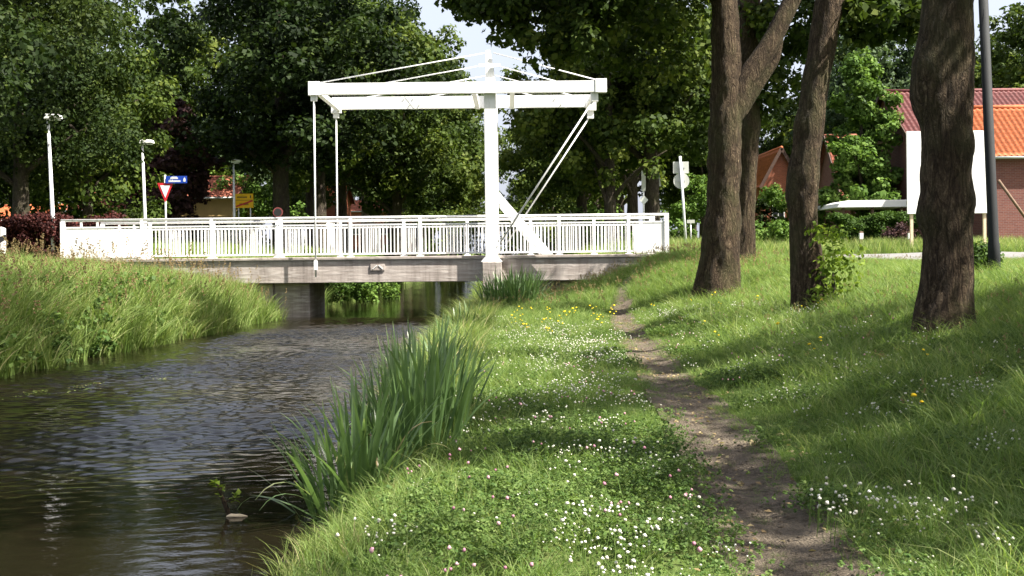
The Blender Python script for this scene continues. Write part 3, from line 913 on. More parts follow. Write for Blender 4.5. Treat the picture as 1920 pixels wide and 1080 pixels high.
# leafy bush at the foot of oak 2
def bush(name, label, x, y, lobes_, mat, size, per, ncl, seed, cat='bush', group=None, clump=0.34, stem=True):
    root = empty(name, (x, y, gzf(x, y)), label, cat, group)
    part('foliage', crown_mesh('foliage', lobes_, M[mat], ncl, per, size, seed, clump), root, 'stuff')
    if stem:
        V, F = rough_tube([(0, 0, -0.2), (0.02, 0.02, 0.4), lobes_[0][0]], [0.04, 0.03, 0.012], 7, 0.15, seed, 0.05)
        part('stem', np_mesh('stem', V, F, M['bark2'], True), root)
    return root
q = P(1562, 530, 18.2)
bush('leafy_shrub', 'light green leafy bush growing against the leaning oak', q.x, 18.2,
     [(Vector((0.0, 0, 0.55)), 0.26), (Vector((0.08, 0, 0.95)), 0.26), (Vector((-0.08, 0, 1.2)), 0.24), (Vector((0.16, 0.1, 0.3)), 0.24), (Vector((-0.1, 0, 0.15)), 0.2), (Vector((0.22, 0.0, 0.75)), 0.2)], 'yellowbush', 0.085, 15, 6, 41)

# ------------------------------------------------------------------ trees across and beyond
FAR = 'trees behind the bridge'
oakA = make_tree('tall_tree', None, FAR, 17, 7.2, 4.6, 0.42, 'oak_shade_dark', 51, nl=17, ncl=15, per=105, size=0.27)
oakB = make_tree('tall_tree', None, FAR, 16, 6.2, 3.4, 0.36, 'oak', 52, nl=16, ncl=15, per=100, size=0.27)
oakC = make_tree('tall_tree', None, FAR, 14, 5.4, 2.6, 0.30, 'oak', 53, nl=15, ncl=13, per=100, size=0.26)
greyT = make_tree('tall_tree', None, FAR, 13, 5.0, 2.2, 0.26, 'grey', 54, nl=14, ncl=13, per=100, size=0.26)
oakN = make_tree('tall_tree', None, FAR, 16, 6.2, 3.2, 0.40, 'oak_shade_dark', 57, nl=19, ncl=18, per=150, size=0.175, clump=0.32)
def px_x(px, d):
    return (px - HX) / FPX * d
protos_used = {}
def plant(proto, px, d, rz, sc, label, sz=None, group=FAR, x=None):
    X = px_x(px, d) if x is None else x
    k = proto.name
    o = proto if k not in protos_used else copy_tree(proto)
    protos_used[k] = 1
    return set_tree(o, X, d, rz, sc, sz, label, group)

plant(oakA, 528, 58, 0.4, 1.04, 'broad dark oak with a bare lower trunk behind the bridge', 0.92)
plant(oakA, 585, 74, 2.1, 0.95, 'dark oak of the far canal avenue, beyond the broad oak')
L_AV = 'dark oak in the far canal avenue, seen under the drawbridge arm'
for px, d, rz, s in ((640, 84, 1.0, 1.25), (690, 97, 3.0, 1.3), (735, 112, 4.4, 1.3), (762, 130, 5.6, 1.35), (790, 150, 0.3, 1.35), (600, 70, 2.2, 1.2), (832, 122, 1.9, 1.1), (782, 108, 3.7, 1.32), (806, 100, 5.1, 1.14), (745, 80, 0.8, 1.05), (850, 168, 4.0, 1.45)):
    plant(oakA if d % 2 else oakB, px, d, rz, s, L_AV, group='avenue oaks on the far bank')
plant(oakB, 1222, 52, 0.2, 1.05, 'thick avenue oak standing behind the diamond sign')
L_AR = 'leafy avenue oak on the near bank beyond the bridge'
for px, d, rz, s in ((1187, 64, 1.7, 1.1), (1145, 50, 3.1, 0.92), (1092, 59, 4.2, 0.8), (1163, 76, 3.6, 1.1), (1120, 92, 5.0, 1.05), (1090, 112, 0.9, 1.1), (1062, 135, 2.4, 1.25), (1320, 66, 4.0, 0.85), (1036, 104, 5.3, 1.0), (1050, 165, 0.4, 1.4)):
    plant(oakB if d % 2 else oakC, px, d, rz, s, L_AR, group='avenue oaks on the near bank')
# left side
plant(oakN, -150, 33, 5.2, 0.9, 'dark overhanging oak shading the barberry hedge', group='trees on the far bank')
plant(oakN, -330, 24, 3.9, 0.85, 'dark oak standing by the reed bank, off beyond the hedge', group='trees on the far bank')
plant(oakC, 165, 49, 2.2, 0.78, 'dense green hornbeam behind the barberry hedge', group='trees on the far bank')
plant(oakN, 40, 43, 1.0, 0.78, 'dark oak between the barberry hedge and the orange roofed house', group='trees on the far bank')
plant(oakC, 30, 52, 4.2, 0.75, 'dense green tree behind the barberry hedge, beside the hornbeam', group='trees on the far bank')
beech = make_tree('copper_beech', 'dark purple copper beech behind the give way sign', None, 7.4, 3.1, 0.9, 0.2, 'purple', 61, nl=13, ncl=13, per=95, size=0.2)
set_tree(beech, px_x(308, 60), 60, 0.4, 1.2, 1.1)
plant(oakB, 330, 84, 0.9, 1.15, 'tall green tree between the broad oak and the copper beech')
plant(greyT, 250, 78, 0.7, 0.95, 'grey green tree rising behind the copper beech')
L_BL = 'green tree in the wood line behind the houses across the canal'
for px, d, rz, s, pr in ((400, 92, 1.9, 0.95, greyT), (90, 84, 3.3, 1.05, oakB), (-60, 78, 4.9, 1.1, oakB), (300, 112, 0.2, 1.15, oakB), (470, 120, 2.9, 1.0, greyT), (560, 140, 5.5, 1.1, oakC), (180, 118, 1.1, 1.2, oakB), (650, 165, 3.1, 1.1, greyT)):
    plant(pr, px, d, rz, s, L_BL, group='wood line across the canal')
# right side
limeT = make_tree('lime_tree', 'bright green conical tree in front of the tiled houses', None, 10.4, 3.0, 0.8, 0.22, 'lime', 71, nl=20, ncl=12, per=85, size=0.22, shape='cone')
set_tree(limeT, px_x(1640, 58), 60, 0.3, 1.0)
L_BR = 'green tree in the wood line behind the brick houses'
for px, d, rz, s, pr in ((1600, 92, 0.6, 1.1, greyT), (1655, 84, 1.7, 1.35, greyT), (1560, 100, 3.9, 1.35, oakC), (1745, 98, 2.2, 1.15, greyT), (1860, 82, 3.7, 1.05, oakC), (1960, 70, 5.1, 1.1, oakC), (1400, 105, 1.4, 0.8, oakC), (1300, 120, 2.7, 1.1, oakB), (1530, 130, 4.6, 1.0, oakB), (1690, 140, 0.9, 1.1, oakB), (1480, 160, 3.3, 0.75, oakC), (1890, 125, 5.8, 1.2, oakB)):
    plant(pr, px, d, rz, s, L_BR, group='wood line behind the brick houses')
L_END = 'distant tree closing off the far end of the canal'
for x, d, rz, s in ((-20, 190, 0, 1.1), (-9, 205, 2, 1.1), (2, 215, 3.5, 0.95), (14, 200, 5, 1.1), (28, 190, 1.2, 1.1), (42, 185, 2.8, 1.1), (-34, 185, 4.2, 1.2), (-50, 170, 1.5, 1.2), (58, 175, 0.7, 1.1), (74, 165, 2.0, 1.2), (-66, 160, 3.0, 1.2)):
    plant(oakB, 0, d, rz, s, L_END, group='trees at the end of the canal', x=x)

# shrubs
def lobes_box(x0, x1, z0, z1, n, r_, seed, y=0.6):
    rr = random.Random(seed)
    return [(Vector((rr.uniform(x0, x1), rr.uniform(-y, y), rr.uniform(z0, z1))), r_ * rr.uniform(0.8, 1.2)) for _ in range(n)]
def shrub(name, label, px, py, d, w, h, mat, seed, size=0.14, n=8, cat='bush', group=None):
    bush(name, label, px_x(px, d), d, lobes_box(-w / 2, w / 2, 0.1, h * 0.8, n, min(w, h) * 0.32, seed, w * 0.3), mat, size, 60, 10, seed, cat, group)
shrub('leafy_thicket', 'bushy hornbeam thicket rising behind the barberry hedge', 70, 380, 50, 6.5, 6.0, 'oak', 78, 0.2, 14, 'thicket')
shrub('leafy_thicket', 'leafy thicket between the hedge lamp and the white bungalow', 165, 380, 52, 4.2, 6.4, 'oak', 79, 0.2, 12, 'thicket')
shrub('leafy_thicket', 'dark thicket behind the delineator post', -60, 380, 47, 5.0, 7.0, 'oak_shade_dark', 80, 0.2, 12, 'thicket')
shrub('yellow_shrub', 'pale yellow green shrub behind the street lamp by the orange roof', 432, 330, 80, 3.6, 6.5, 'yellowbush', 81, 0.2, 10)
shrub('garden_shrub', 'green garden shrub behind the yellow town sign', 497, 370, 68, 3.4, 4.6, 'lime', 82, 0.2, 9)
shrub('garden_shrub', 'low green bush at the foot of the copper beech', 372, 395, 61, 2.0, 1.9, 'hedge', 83, 0.14, 7)
shrub('understorey_bush', 'light green bush between the drawbridge prop and the avenue oaks', 1085, 385, 58, 4.6, 3.6, 'lime', 84, 0.18, 10)
shrub('understorey_bush', 'dim green bush under the drawbridge tension rods', 1000, 380, 74, 4.6, 5.0, 'oak', 85, 0.2, 9)
shrub('understorey_bush', 'green bush beside the small path lantern', 1318, 400, 62, 2.6, 4.6, 'lime', 86, 0.18, 9)
shrub('understorey_bush', 'yellowish young bush under the far avenue oaks', 744, 385, 108, 1.6, 4.6, 'yellowbush', 87, 0.2, 6)
shrub('understorey_bush', 'dim green bush behind the hanger rods of the bridge', 560, 380, 100, 4.0, 5.6, 'oak', 88, 0.2, 9)
shrub('understorey_bush', 'leafy bush filling the far avenue behind the drawbridge post', 850, 380, 96, 6.0, 7.0, 'oak', 89, 0.22, 11)
shrub('garden_shrub', 'tall light green shrub half hiding the small gabled house', 1478, 370, 70, 2.2, 4.2, 'lime', 96, 0.16, 9)
shrub('garden_conifer', 'dark conifer in front of the small gabled house', 1425, 360, 72, 1.8, 5.0, 'oak_shade_dark', 90, 0.16, 9)
shrub('garden_shrub', 'bright green low shrub beside the slender grey oak', 1438, 425, 46, 1.5, 1.25, 'lime', 91, 0.12, 7)
shrub('garden_shrub', 'small dark shrub under the white flat roof', 1680, 420, 50, 1.1, 1.3, 'purple', 92, 0.1, 6)
shrub('garden_shrub', 'weedy green shrub between burred oak and dark pole', 1826, 495, 19, 0.5, 0.5, 'hedge', 93, 0.06, 5)
shrub('canal_bush', 'green bush on the far bank just beyond the bridge', 640, 545, 45, 5.0, 1.5, 'lime', 94, 0.13, 12)
shrub('canal_bush', 'dark leafy bush hanging over the water under the bridge', 600, 550, 40.5, 1.6, 1.2, 'hedge', 95, 0.10, 8)

def hedge(name, label, x0, x1, y, h, w, mat, seed, size=0.09, n=34, z=None, per=70, ncl=10):
    zc = gzf((x0 + x1) / 2, y) if z is None else z
    root = empty(name, ((x0 + x1) / 2, y, zc), label, 'hedge')
    hw = (x1 - x0) / 2
    r = np.random.default_rng(seed)
    N = int(n * 12)
    C = np.stack([r.uniform(-hw, hw, N), r.uniform(-w / 2, w / 2, N), h - 0.15 - r.random(N) ** 1.6 * (h - 0.15)], 1)
    C[:, 2] += 0.10 * np.sin(C[:, 0] * 2.1) * (C[:, 2] > h * 0.6)
    V, F, t = leaf_cloud(C, np.full(N, 0.26), per, size, seed, tint_c=np.clip(0.25 + 0.35 * r.random(N), 0, 1))
    part('foliage', np_mesh('foliage', V, F, M[mat], False, {'tint': t}), root, 'stuff')
    for k in range(5):
        xk = -hw + (k + 0.5) * 2 * hw / 5
        part('stem', MB().tube([(xk, 0, -0.1), (xk + 0.05, 0.05, h * 0.7)], [0.05, 0.02], 7).mesh('stem', M['bark2'], True), root)
    return root
hedge('barberry_hedge', 'dark red barberry hedge at the end of the bridge railing', px_x(-160, 39), px_x(225, 39), 39, 1.55, 1.6, 'barberry', 101, 0.09, 60, 1.62)
hedge('garden_hedge', 'clipped green hedge under the white flat roof', px_x(1560, 54), px_x(1720, 54), 54, 1.75, 0.9, 'hedge', 102, 0.10, 26)
hedge('garden_hedge', 'low green hedge behind the leaning road sign', px_x(1235, 70), px_x(1300, 70), 70, 1.3, 1.0, 'lime', 103, 0.12, 14)

# ------------------------------------------------------------------ houses
def tile_slope(name, a, b, c, d, mat, parent, tw=0.25, tl=0.36):
    """pantile sheet: a-b eave corners, d-c ridge corners"""
    a, b, c, d = map(Vector, (a, b, c, d))
    nrm = (b - a).cross(d - a).normalized()
    if nrm.z < 0: nrm = -nrm
    cols = max(2, int((b - a).length / tw))
    rows_ = max(2, int((d - a).length / tl))
    V, F = [], []
    m = cols * 4 + 1
    for r_ in range(rows_):
        for e in (0, 1):
            v = (r_ + e * 0.999) / rows_
            lift = 0.05 if e == 0 else 0.005
            for i in range(m):
                u = i / (m - 1)
                p = a.lerp(b, u).lerp(d.lerp(c, u), v)
                ph = (i % 4) / 4
                V.append(p + nrm * (lift + 0.03 * math.sin(ph * 2 * math.pi)))
    nr = rows_ * 2
    for j in range(nr - 1):
        for i in range(m - 1):
            F.append((j * m + i, j * m + i + 1, (j + 1) * m + i + 1, (j + 1) * m + i))
    org = parent_loc(parent)
    o = part(name, np_mesh(name, np.array([tuple(v - org) for v in V]), np.array(F), mat, False), parent)
    return o

def house(name, label, x0, x1, y0, y1, z0, ze, zr, wall, tile, windows=(), axis_='x', over=0.35, door=None, chimney=None):
    root = empty(name, ((x0 + x1) / 2, (y0 + y1) / 2, z0), label, 'house')
    ym, xm = (y0 + y1) / 2, (x0 + x1) / 2
    if axis_ == 'x':
        g = [(y0, z0 - 0.5), (y1, z0 - 0.5), (y1, ze), (ym, zr - 0.06), (y0, ze)]
        V = [(x0, y, z) for y, z in g] + [(x1, y, z) for y, z in g]
        F = [(4, 3, 2, 1, 0), (5, 6, 7, 8, 9)] + [(i, (i + 1) % 5, (i + 1) % 5 + 5, i + 5) for i in range(5)]
        MB().add(V, F).obj('wall', wall, root)
        k = (zr - ze) / (ym - y0)
        tile_slope('roof', (x0 - over, y0 - over, ze - k * over + 0.05), (x1 + over, y0 - over, ze - k * over + 0.05), (x1 + over, ym, zr), (x0 - over, ym, zr), tile, root)
        tile_slope('roof', (x0 - over, y1 + over, ze - k * over + 0.05), (x1 + over, y1 + over, ze - k * over + 0.05), (x1 + over, ym, zr), (x0 - over, ym, zr), tile, root)
        MB().tube([(x0 - over, ym, zr + 0.03), (x1 + over, ym, zr + 0.03)], 0.11, 8).obj('ridge', tile, root, True)
        for x in (x0 - over - 0.03, x1 + over + 0.03):
            m = MB().bar((x, y0 - over, ze - k * over - 0.02), (x, ym, zr - 0.03), 0.05, 0.22)
            m.obj('verge_board', M['wood_dark'], root)
            MB().bar((x, y1 + over, ze - k * over - 0.02), (x, ym, zr - 0.03), 0.05, 0.22).obj('verge_board', M['wood_dark'], root)
        MB().tube([(x0 - over, y0 - over - 0.06, ze - k * over), (x1 + over, y0 - over - 0.06, ze - k * over)], 0.06, 8).obj('gutter', M['signgrey'], root, True)
    else:
        g = [(x0, z0 - 0.5), (x1, z0 - 0.5), (x1, ze), (xm, zr - 0.06), (x0, ze)]
        MB().prism(g, y0, y1).obj('wall', wall, root)
        k = (zr - ze) / (xm - x0)
        tile_slope('roof', (x0 - over, y0 - over, ze - k * over + 0.05), (x0 - over, y1 + over, ze - k * over + 0.05), (xm, y1 + over, zr), (xm, y0 - over, zr), tile, root)
        tile_slope('roof', (x1 + over, y0 - over, ze - k * over + 0.05), (x1 + over, y1 + over, ze - k * over + 0.05), (xm, y1 + over, zr), (xm, y0 - over, zr), tile, root)
        MB().tube([(xm, y0 - over, zr + 0.03), (xm, y1 + over, zr + 0.03)], 0.11, 8).obj('ridge', tile, root, True)
        for s in (x0 - over, x1 + over):
            MB().bar((s, y0 - over - 0.03, ze - k * over - 0.02), (xm, y0 - over - 0.03, zr - 0.03), 0.05, 0.22).obj('verge_board', M['wood_dark'], root)
    for (wx, wz, ww, wh) in windows:
        fr = MB().box(wx - ww / 2, wx + ww / 2, y0 - 0.04, y0 + 0.05, wz - wh / 2, wz + wh / 2).obj('window', M['render_white'], root)
        MB().box(wx - ww / 2 + 0.08, wx - 0.03, y0 - 0.047, y0 - 0.042, wz - wh / 2 + 0.08, wz + wh / 2 - 0.08).obj('pane', M['glass'], fr)
        MB().box(wx + 0.03, wx + ww / 2 - 0.08, y0 - 0.047, y0 - 0.042, wz - wh / 2 + 0.08, wz + wh / 2 - 0.08).obj('pane', M['glass'], fr)
        MB().box(wx - ww / 2 - 0.08, wx + ww / 2 + 0.08, y0 - 0.12, y0 - 0.001, wz - wh / 2 - 0.07, wz - wh / 2 - 0.003).obj('sill', M['concrete'], fr)
    if door:
        dx, dw, dh = door
        dr = MB().box(dx - dw / 2, dx + dw / 2, y0 - 0.03, y0 + 0.05, z0, z0 + dh).obj('door', M['render_white'], root)
        MB().box(dx + dw / 2 - 0.14, dx + dw / 2 - 0.08, y0 - 0.08, y0 - 0.032, z0 + 1.0, z0 + 1.1).obj('handle', M['black'], dr)
    if chimney:
        cx, cy, cz = chimney
        MB().box(cx - 0.3, cx + 0.3, cy - 0.3, cy + 0.3, cz - 1.6, cz).obj('chimney', wall, root)
    return root

def zat(py, d): return EYE + (HY - py) / FPX * d
# left: yellow bungalow with salmon roof, white bungalow
house('bungalow', 'yellow rendered house with salmon tiled roof behind the copper beech', px_x(300, 66), px_x(437, 66), 66, 72, 1.9, zat(362, 66), zat(328, 69), M['render_yellow'], M['tile_salmon'],
      [(px_x(412, 66), 3.3, 1.0, 1.1), (px_x(380, 66), 3.3, 1.4, 1.1)], over=0.3, door=(px_x(428, 66), 0.8, 2.0))
house('bungalow', 'white rendered bungalow with red roof behind the barberry hedge', px_x(140, 60), px_x(272, 60), 60, 67, 1.9, zat(384, 60), zat(352, 63.5), M['render_white'], M['tile_salmon'],
      [(px_x(170, 60), 3.0, 1.1, 1.0), (px_x(215, 60), 3.0, 1.1, 1.0)], over=0.4)
house('bungalow', 'orange roofed house behind the lamp post at the hedge', px_x(-60, 62), px_x(70, 62), 62, 69, 1.9, zat(402, 62), zat(378, 65.5), M['brick2'], M['tile_orange'], [(px_x(30, 62), 2.9, 1.1, 1.0)])
# centre: brick houses down the avenue
house('brick_house', 'orange brick house seen between the hanger rods', px_x(588, 112), px_x(640, 112), 112, 119, 2.2, zat(372, 112), zat(342, 115.5), M['brick2'], M['tile_orange'], [(px_x(600, 112), 4.2, 0.9, 1.8), (px_x(622, 112), 4.2, 0.9, 1.2)])
house('brick_house', 'pinkish brick house at the far end of the avenue', px_x(655, 150), px_x(775, 150), 150, 158, 2.3, zat(392, 150), zat(374, 154), M['brick2'], M['tile_salmon'],
      [(px_x(q, 150), 5.0, 1.4, 1.3) for q in (672, 695, 718, 742, 765)], door=(px_x(706, 150), 1.2, 2.4))
# right
house('brick_house', 'large house with dark red tiled roof behind the white board', px_x(1712, 58), px_x(2080, 58), 58, 66, 2.0, zat(262, 58), zat(180, 62), M['brick'], M['tile_red'],
      [(px_x(1760, 58), 4.2, 1.3, 1.3), (px_x(1900, 58), 4.2, 1.3, 1.3)], over=0.25)
ext = house('brick_annex', 'brick annex with bright orange tiled roof beside the dark red roof', px_x(1858, 52), px_x(2010, 52), 52, 57.7, 1.95, zat(296, 52), zat(212, 54.85), M['brick'], M['tile_orange'], [(px_x(1985, 52), 3.8, 1.2, 1.2)], over=0.3)
house('brick_house', 'small gabled house with orange roof beyond the conifer', px_x(1432, 82), px_x(1500, 82), 82, 90, 2.1, zat(345, 82), zat(283, 82), M['brick2'], M['tile_orange'], [(px_x(1460, 82), 4.6, 0.9, 1.2)], axis_='y', over=0.25)
house('brick_house', 'low red roofed house behind the conical tree', px_x(1585, 70), px_x(1700, 70), 70, 77, 2.05, zat(372, 70), zat(262, 73.5), M['brick'], M['tile_salmon'], [(px_x(1640, 70), 3.4, 1.2, 1.0)], over=0.25)
# white flat carport roof
cp = empty('carport', (px_x(1635, 56), 57, 2.0), 'long white flat roof above the clipped hedge', 'carport')
zc0, zc1 = zat(396, 56), zat(382, 56)
MB().prism([(px_x(1570, 56), zc0), (px_x(1708, 56), zc0), (px_x(1708, 56), zc1), (px_x(1590, 56), zc1 - 0.02), (px_x(1576, 56), zc1 - 0.12)], 56, 60).obj('roof', M['render_white'], cp, bevel=0.03)
for xx in (1585, 1640, 1695):
    for yy in (56.3, 59.7):
        MB().box(px_x(xx, 56) - 0.06, px_x(xx, 56) + 0.06, yy - 0.06, yy + 0.06, 1.7, zc0 - 0.003).obj('post', M['wood'], cp)
# big blank white board on posts
D = 42.0
bx0, bx1, bz0, bz1 = px_x(1702, D), px_x(1858, D), zat(409, D), zat(254, D)
bb = empty('billboard', ((bx0 + bx1) / 2, D, gzf((bx0 + bx1) / 2, D)), 'large blank white board on posts behind the burred oak', 'billboard')
brd = MB().box(bx0, bx1, D, D + 0.06, bz0, bz1).obj('board', M['render_white'], bb, bevel=0.01)
for xx in (bx0 + 0.18, bx1 - 0.18):
    MB().box(xx - 0.05, xx + 0.05, D + 0.063, D + 0.16, 1.3, bz1 - 0.2).obj('post', M['pale_wood'], bb)
for zz in (bz0 + 0.4, bz1 - 0.4):
    MB().box(bx0 + 0.05, bx1 - 0.05, D + 0.162, D + 0.22, zz - 0.05, zz + 0.05).obj('batten', M['wood'], bb)
# sloping rail in front of the annex
a, b = P(1872, 338, 50.5), P(1950, 446, 50.5)
hr = empty('barrier_pole', (b.x, 50.5, gzf(b.x, 50.5)), 'weathered sloping pole leaning in front of the brick annex', 'pole')
MB().tube([a, b], 0.07, 8).obj('pole', M['wood'], hr, True)
MB().box(b.x - 0.1, b.x + 0.1, 50.4, 50.6, 1.6, b.z + 0.15).obj('support', M['wood'], hr)

# ------------------------------------------------------------------ street furniture
def lamp(px_top, py_top, px_base, d, label):
    zb = gzf(px_x(px_base, d), d)
    t = P(px_top, py_top, d)
    bx = px_x(px_base, d)
    root = empty('street_lamp', (bx, d, zb), label, 'street lamp', 'street lamps along the far side road')
    MB().tube([(bx, d, zb - 0.2), (bx, d, zb + 1.2), (t.x, d, t.z)], [0.075, 0.07, 0.045], 10).obj('pole', M['lampgrey'], root, True)
    h = MB().prism([(t.x - 0.10, t.z), (t.x + 0.44, t.z + 0.02), (t.x + 0.40, t.z + 0.15), (t.x - 0.06, t.z + 0.17)], d - 0.16, d + 0.16).obj('lamp_head', M['lamphead'], root, bevel=0.02)
    MB().box(t.x + 0.06, t.x + 0.38, d - 0.12, d + 0.12, t.z - 0.03, t.z - 0.004).obj('diffuser', M['signwhite'], h)
lamp(90, 224, 100, 38.5, 'street lamp rising out of the barberry hedge')
lamp(267, 270, 273, 46, 'street lamp beside the give way sign')
lamp(438, 306, 440, 57, 'street lamp beside the yellow town sign')

# give way sign with street name plate
d = 44.0
c = P(310, 358, d)
zb = gzf(c.x, d)
gw = empty('give_way_sign', (c.x, d, zb), 'red and white give way triangle on a post under a blue plate', 'road sign')
MB().tube([(c.x, d + 0.05, zb - 0.2), (c.x - 0.02, d + 0.05, P(310, 328, d).z)], 0.035, 8).obj('post', M['lampgrey'], gw, True)
def tri(w, h, top):
    return [(c.x - w / 2, top), (c.x, top - h), (c.x + w / 2, top)]
zt = P(310, 343, d).z
pln = MB().prism(tri(0.60, 0.74, zt), d - 0.012, d + 0.012).obj('sign_plate', M['signred'], gw)
MB().prism(tri(0.38, 0.47, zt - 0.09), d - 0.022, d - 0.016).obj('white_field', M['signwhite'], pln)
s0, s1 = P(311, 344, d), P(351, 330, d)
bl = empty('street_name_sign', (s0.x, d + 0.05, s0.z), 'blue street name plate with white lettering on the give way post', 'street sign')
zc = (s0.z + s1.z) / 2
MB().box(s0.x, s1.x, d - 0.05, d - 0.028, zc - 0.135, zc + 0.135).obj('plate', M['signblue'], bl, bevel=0.003)
MB().box(s0.x + 0.01, s0.x + 0.06, d - 0.027, d + 0.08, zc - 0.1, zc + 0.1).obj('bracket', M['metal'], bl)
rr = random.Random(5)
for row, (xa, xb_) in enumerate(((0.19, 0.44), (0.12, 0.56))):
    x = s0.x + xa
    z = zc + (0.055 if row == 0 else -0.055)
    while x < s0.x + xb_:
        h = 0.032 if rr.random() < 0.7 else 0.046
        MB().box(x, x + 0.028, d - 0.056, d - 0.051, z - 0.032, z - 0.032 + 2 * h).obj('letter', M['signwhite'], bl)
        x += 0.041
MB().prism([(s1.x - 0.13, zc - 0.075), (s1.x - 0.05, zc - 0.075), (s1.x - 0.05, zc + 0.02), (s1.x - 0.09, zc + 0.085), (s1.x - 0.13, zc + 0.02)], d - 0.056, d - 0.051).obj('white_symbol', M['signwhite'], bl)

# yellow town sign, end of village: red stripe over the lower half
d = 58.0
a, b = P(441, 390, d), P(475, 363, d)
zb = gzf((a.x + b.x) / 2, d)
ys = empty('town_sign', ((a.x + b.x) / 2, d, zb), 'yellow town sign with a red diagonal stripe', 'road sign')
pl = MB().box(a.x, b.x, d - 0.015, d + 0.015, a.z, b.z).obj('plate', M['signyellow'], ys, bevel=0.01)
W, H_ = b.x - a.x, b.z - a.z
for xx in (a.x + 0.16, b.x - 0.16):
    MB().tube([(xx, d + 0.05, zb - 0.2), (xx, d + 0.05, b.z - 0.05)], 0.03, 8).obj('post', M['lampgrey'], ys, True)
for k in range(9):
    MB().box(a.x + W * (0.12 + 0.062 * k), a.x + W * (0.16 + 0.062 * k), d - 0.024, d - 0.016, b.z - H_ * 0.30, b.z - H_ * 0.20).obj('letter', M['black'], pl)
MB().box(a.x + W * 0.82, a.x + W * 0.88, d - 0.024, d - 0.016, b.z - H_ * 0.32, b.z - H_ * 0.12).obj('arrow', M['black'], pl)
MB().box(a.x + 0.02, b.x - 0.02, d - 0.021, d - 0.016, b.z - H_ * 0.47, b.z - H_ * 0.445).obj('divider', M['black'], pl)
for k in range(8):
    MB().box(a.x + W * (0.25 + 0.062 * k), a.x + W * (0.29 + 0.062 * k), d - 0.024, d - 0.016, a.z + H_ * 0.20, a.z + H_ * 0.32).obj('letter', M['black'], pl)
MB().bar((a.x + W * 0.06, d - 0.03, a.z + H_ * 0.10), (b.x - W * 0.04, d - 0.03, a.z + H_ * 0.50), 0.008, H_ * 0.11).obj('red_stripe', M['signred'], pl)

# round speed-type sign, behind the railing
d = 52.0
c = P(521, 398, d)
zb = gzf(c.x, d)
rs = empty('round_sign', (c.x, d, zb), 'round dark sign with a red ring beside the broad oak trunk', 'road sign')
MB().tube([(c.x, d + 0.05, zb - 0.2), (c.x, d + 0.05, c.z + 0.2)], 0.03, 8).obj('post', M['metal'], rs, True)
pl = MB().tube([(c.x, d - 0.01, c.z), (c.x, d + 0.015, c.z)], 0.22, 28).obj('plate', M['dullred'], rs)
MB().tube([(c.x, d - 0.018, c.z), (c.x, d - 0.013, c.z)], 0.17, 28).obj('centre', M['black'], pl)

# delineator post at the road edge
d = 35.6
c = P(6, 478, d)
zb = gzf(c.x, d)
dl = empty('delineator_post', (c.x, d, zb), 'white roadside delineator post with a black band', 'post')
zt = P(6, 425, d).z
MB().prism([(c.x - 0.075, zb - 0.2), (c.x + 0.075, zb - 0.2), (c.x + 0.075, zt - 0.05), (c.x - 0.075, zt)], d - 0.05, d + 0.05).obj('shaft', M['signwhite'], dl, bevel=0.02)
zm = P(6, 446, d).z
MB().prism([(c.x - 0.079, zm - 0.15), (c.x + 0.079, zm - 0.07), (c.x + 0.079, zm + 0.10), (c.x - 0.079, zm + 0.02)], d - 0.055, d + 0.055).obj('band', M['black'], dl)

# leaning sign seen from behind, by the bridge end
d = 42.0
b_ = P(1288, 480, d); zb = gzf(b_.x, d)
t_ = P(1275, 293, d)
ls = empty('leaning_road_sign', (b_.x, d, zb), 'leaning post with a square and a round sign plate seen from behind', 'road sign')
MB().tube([(b_.x, d, zb - 0.25), (t_.x, d, t_.z)], 0.045, 10).obj('post', M['lampgrey'], ls, True)
q = P(1277, 314, d)
MB().box(q.x - 0.28, q.x + 0.28, d + 0.05, d + 0.065, q.z - 0.21, q.z + 0.21).obj('square_plate', M['signgrey'], ls, bevel=0.004)
q = P(1278, 339, d)
MB().tube([(q.x, d + 0.05, q.z), (q.x, d + 0.065, q.z)], 0.285, 32).obj('round_plate', M['signgrey'], ls)
for zz in (314, 339):
    q = P(1277, zz, d)
    MB().box(q.x - 0.14, q.x + 0.14, d + 0.02, d + 0.049, q.z - 0.03, q.z + 0.03).obj('clamp', M['metal'], ls)

# diamond sign
d = 50.0
c = P(1207, 375, d); zb = gzf(c.x, d)
ds = empty('priority_sign', (c.x, d, zb), 'white diamond sign with a narrow upright plate above it', 'road sign')
MB().tube([(c.x, d + 0.04, zb - 0.2), (c.x, d + 0.04, P(1207, 322, d).z)], 0.035, 8).obj('post', M['lampgrey'], ds, True)
MB().prism([(c.x - 0.19, c.z), (c.x, c.z - 0.21), (c.x + 0.19, c.z), (c.x, c.z + 0.21)], d - 0.012, d + 0.003).obj('diamond_plate', M['signwhite'], ds)
a, b = P(1207, 358, d), P(1207, 320, d)
MB().box(c.x - 0.09, c.x + 0.09, d - 0.012, d + 0.003, a.z, b.z).obj('upright_plate', M['signgrey'], ds)
# pole with triangle seen almost edge on
d = 52.0
c = P(1233, 330, d); zb = gzf(c.x, d)
ts = empty('triangle_sign', (c.x, d, zb), 'grey pole with the thin back of a triangular sign', 'road sign')
MB().tube([(c.x, d, zb - 0.2), (c.x, d, P(1233, 298, d).z)], 0.04, 8).obj('post', M['metal'], ts, True)
a = P(1233, 302, d); b = P(1233, 349, d)
MB().prism([(c.x - 0.22, b.z), (c.x + 0.16, b.z), (c.x, a.z)], d + 0.05, d + 0.065).obj('triangle_plate', M['signgrey'], ts)
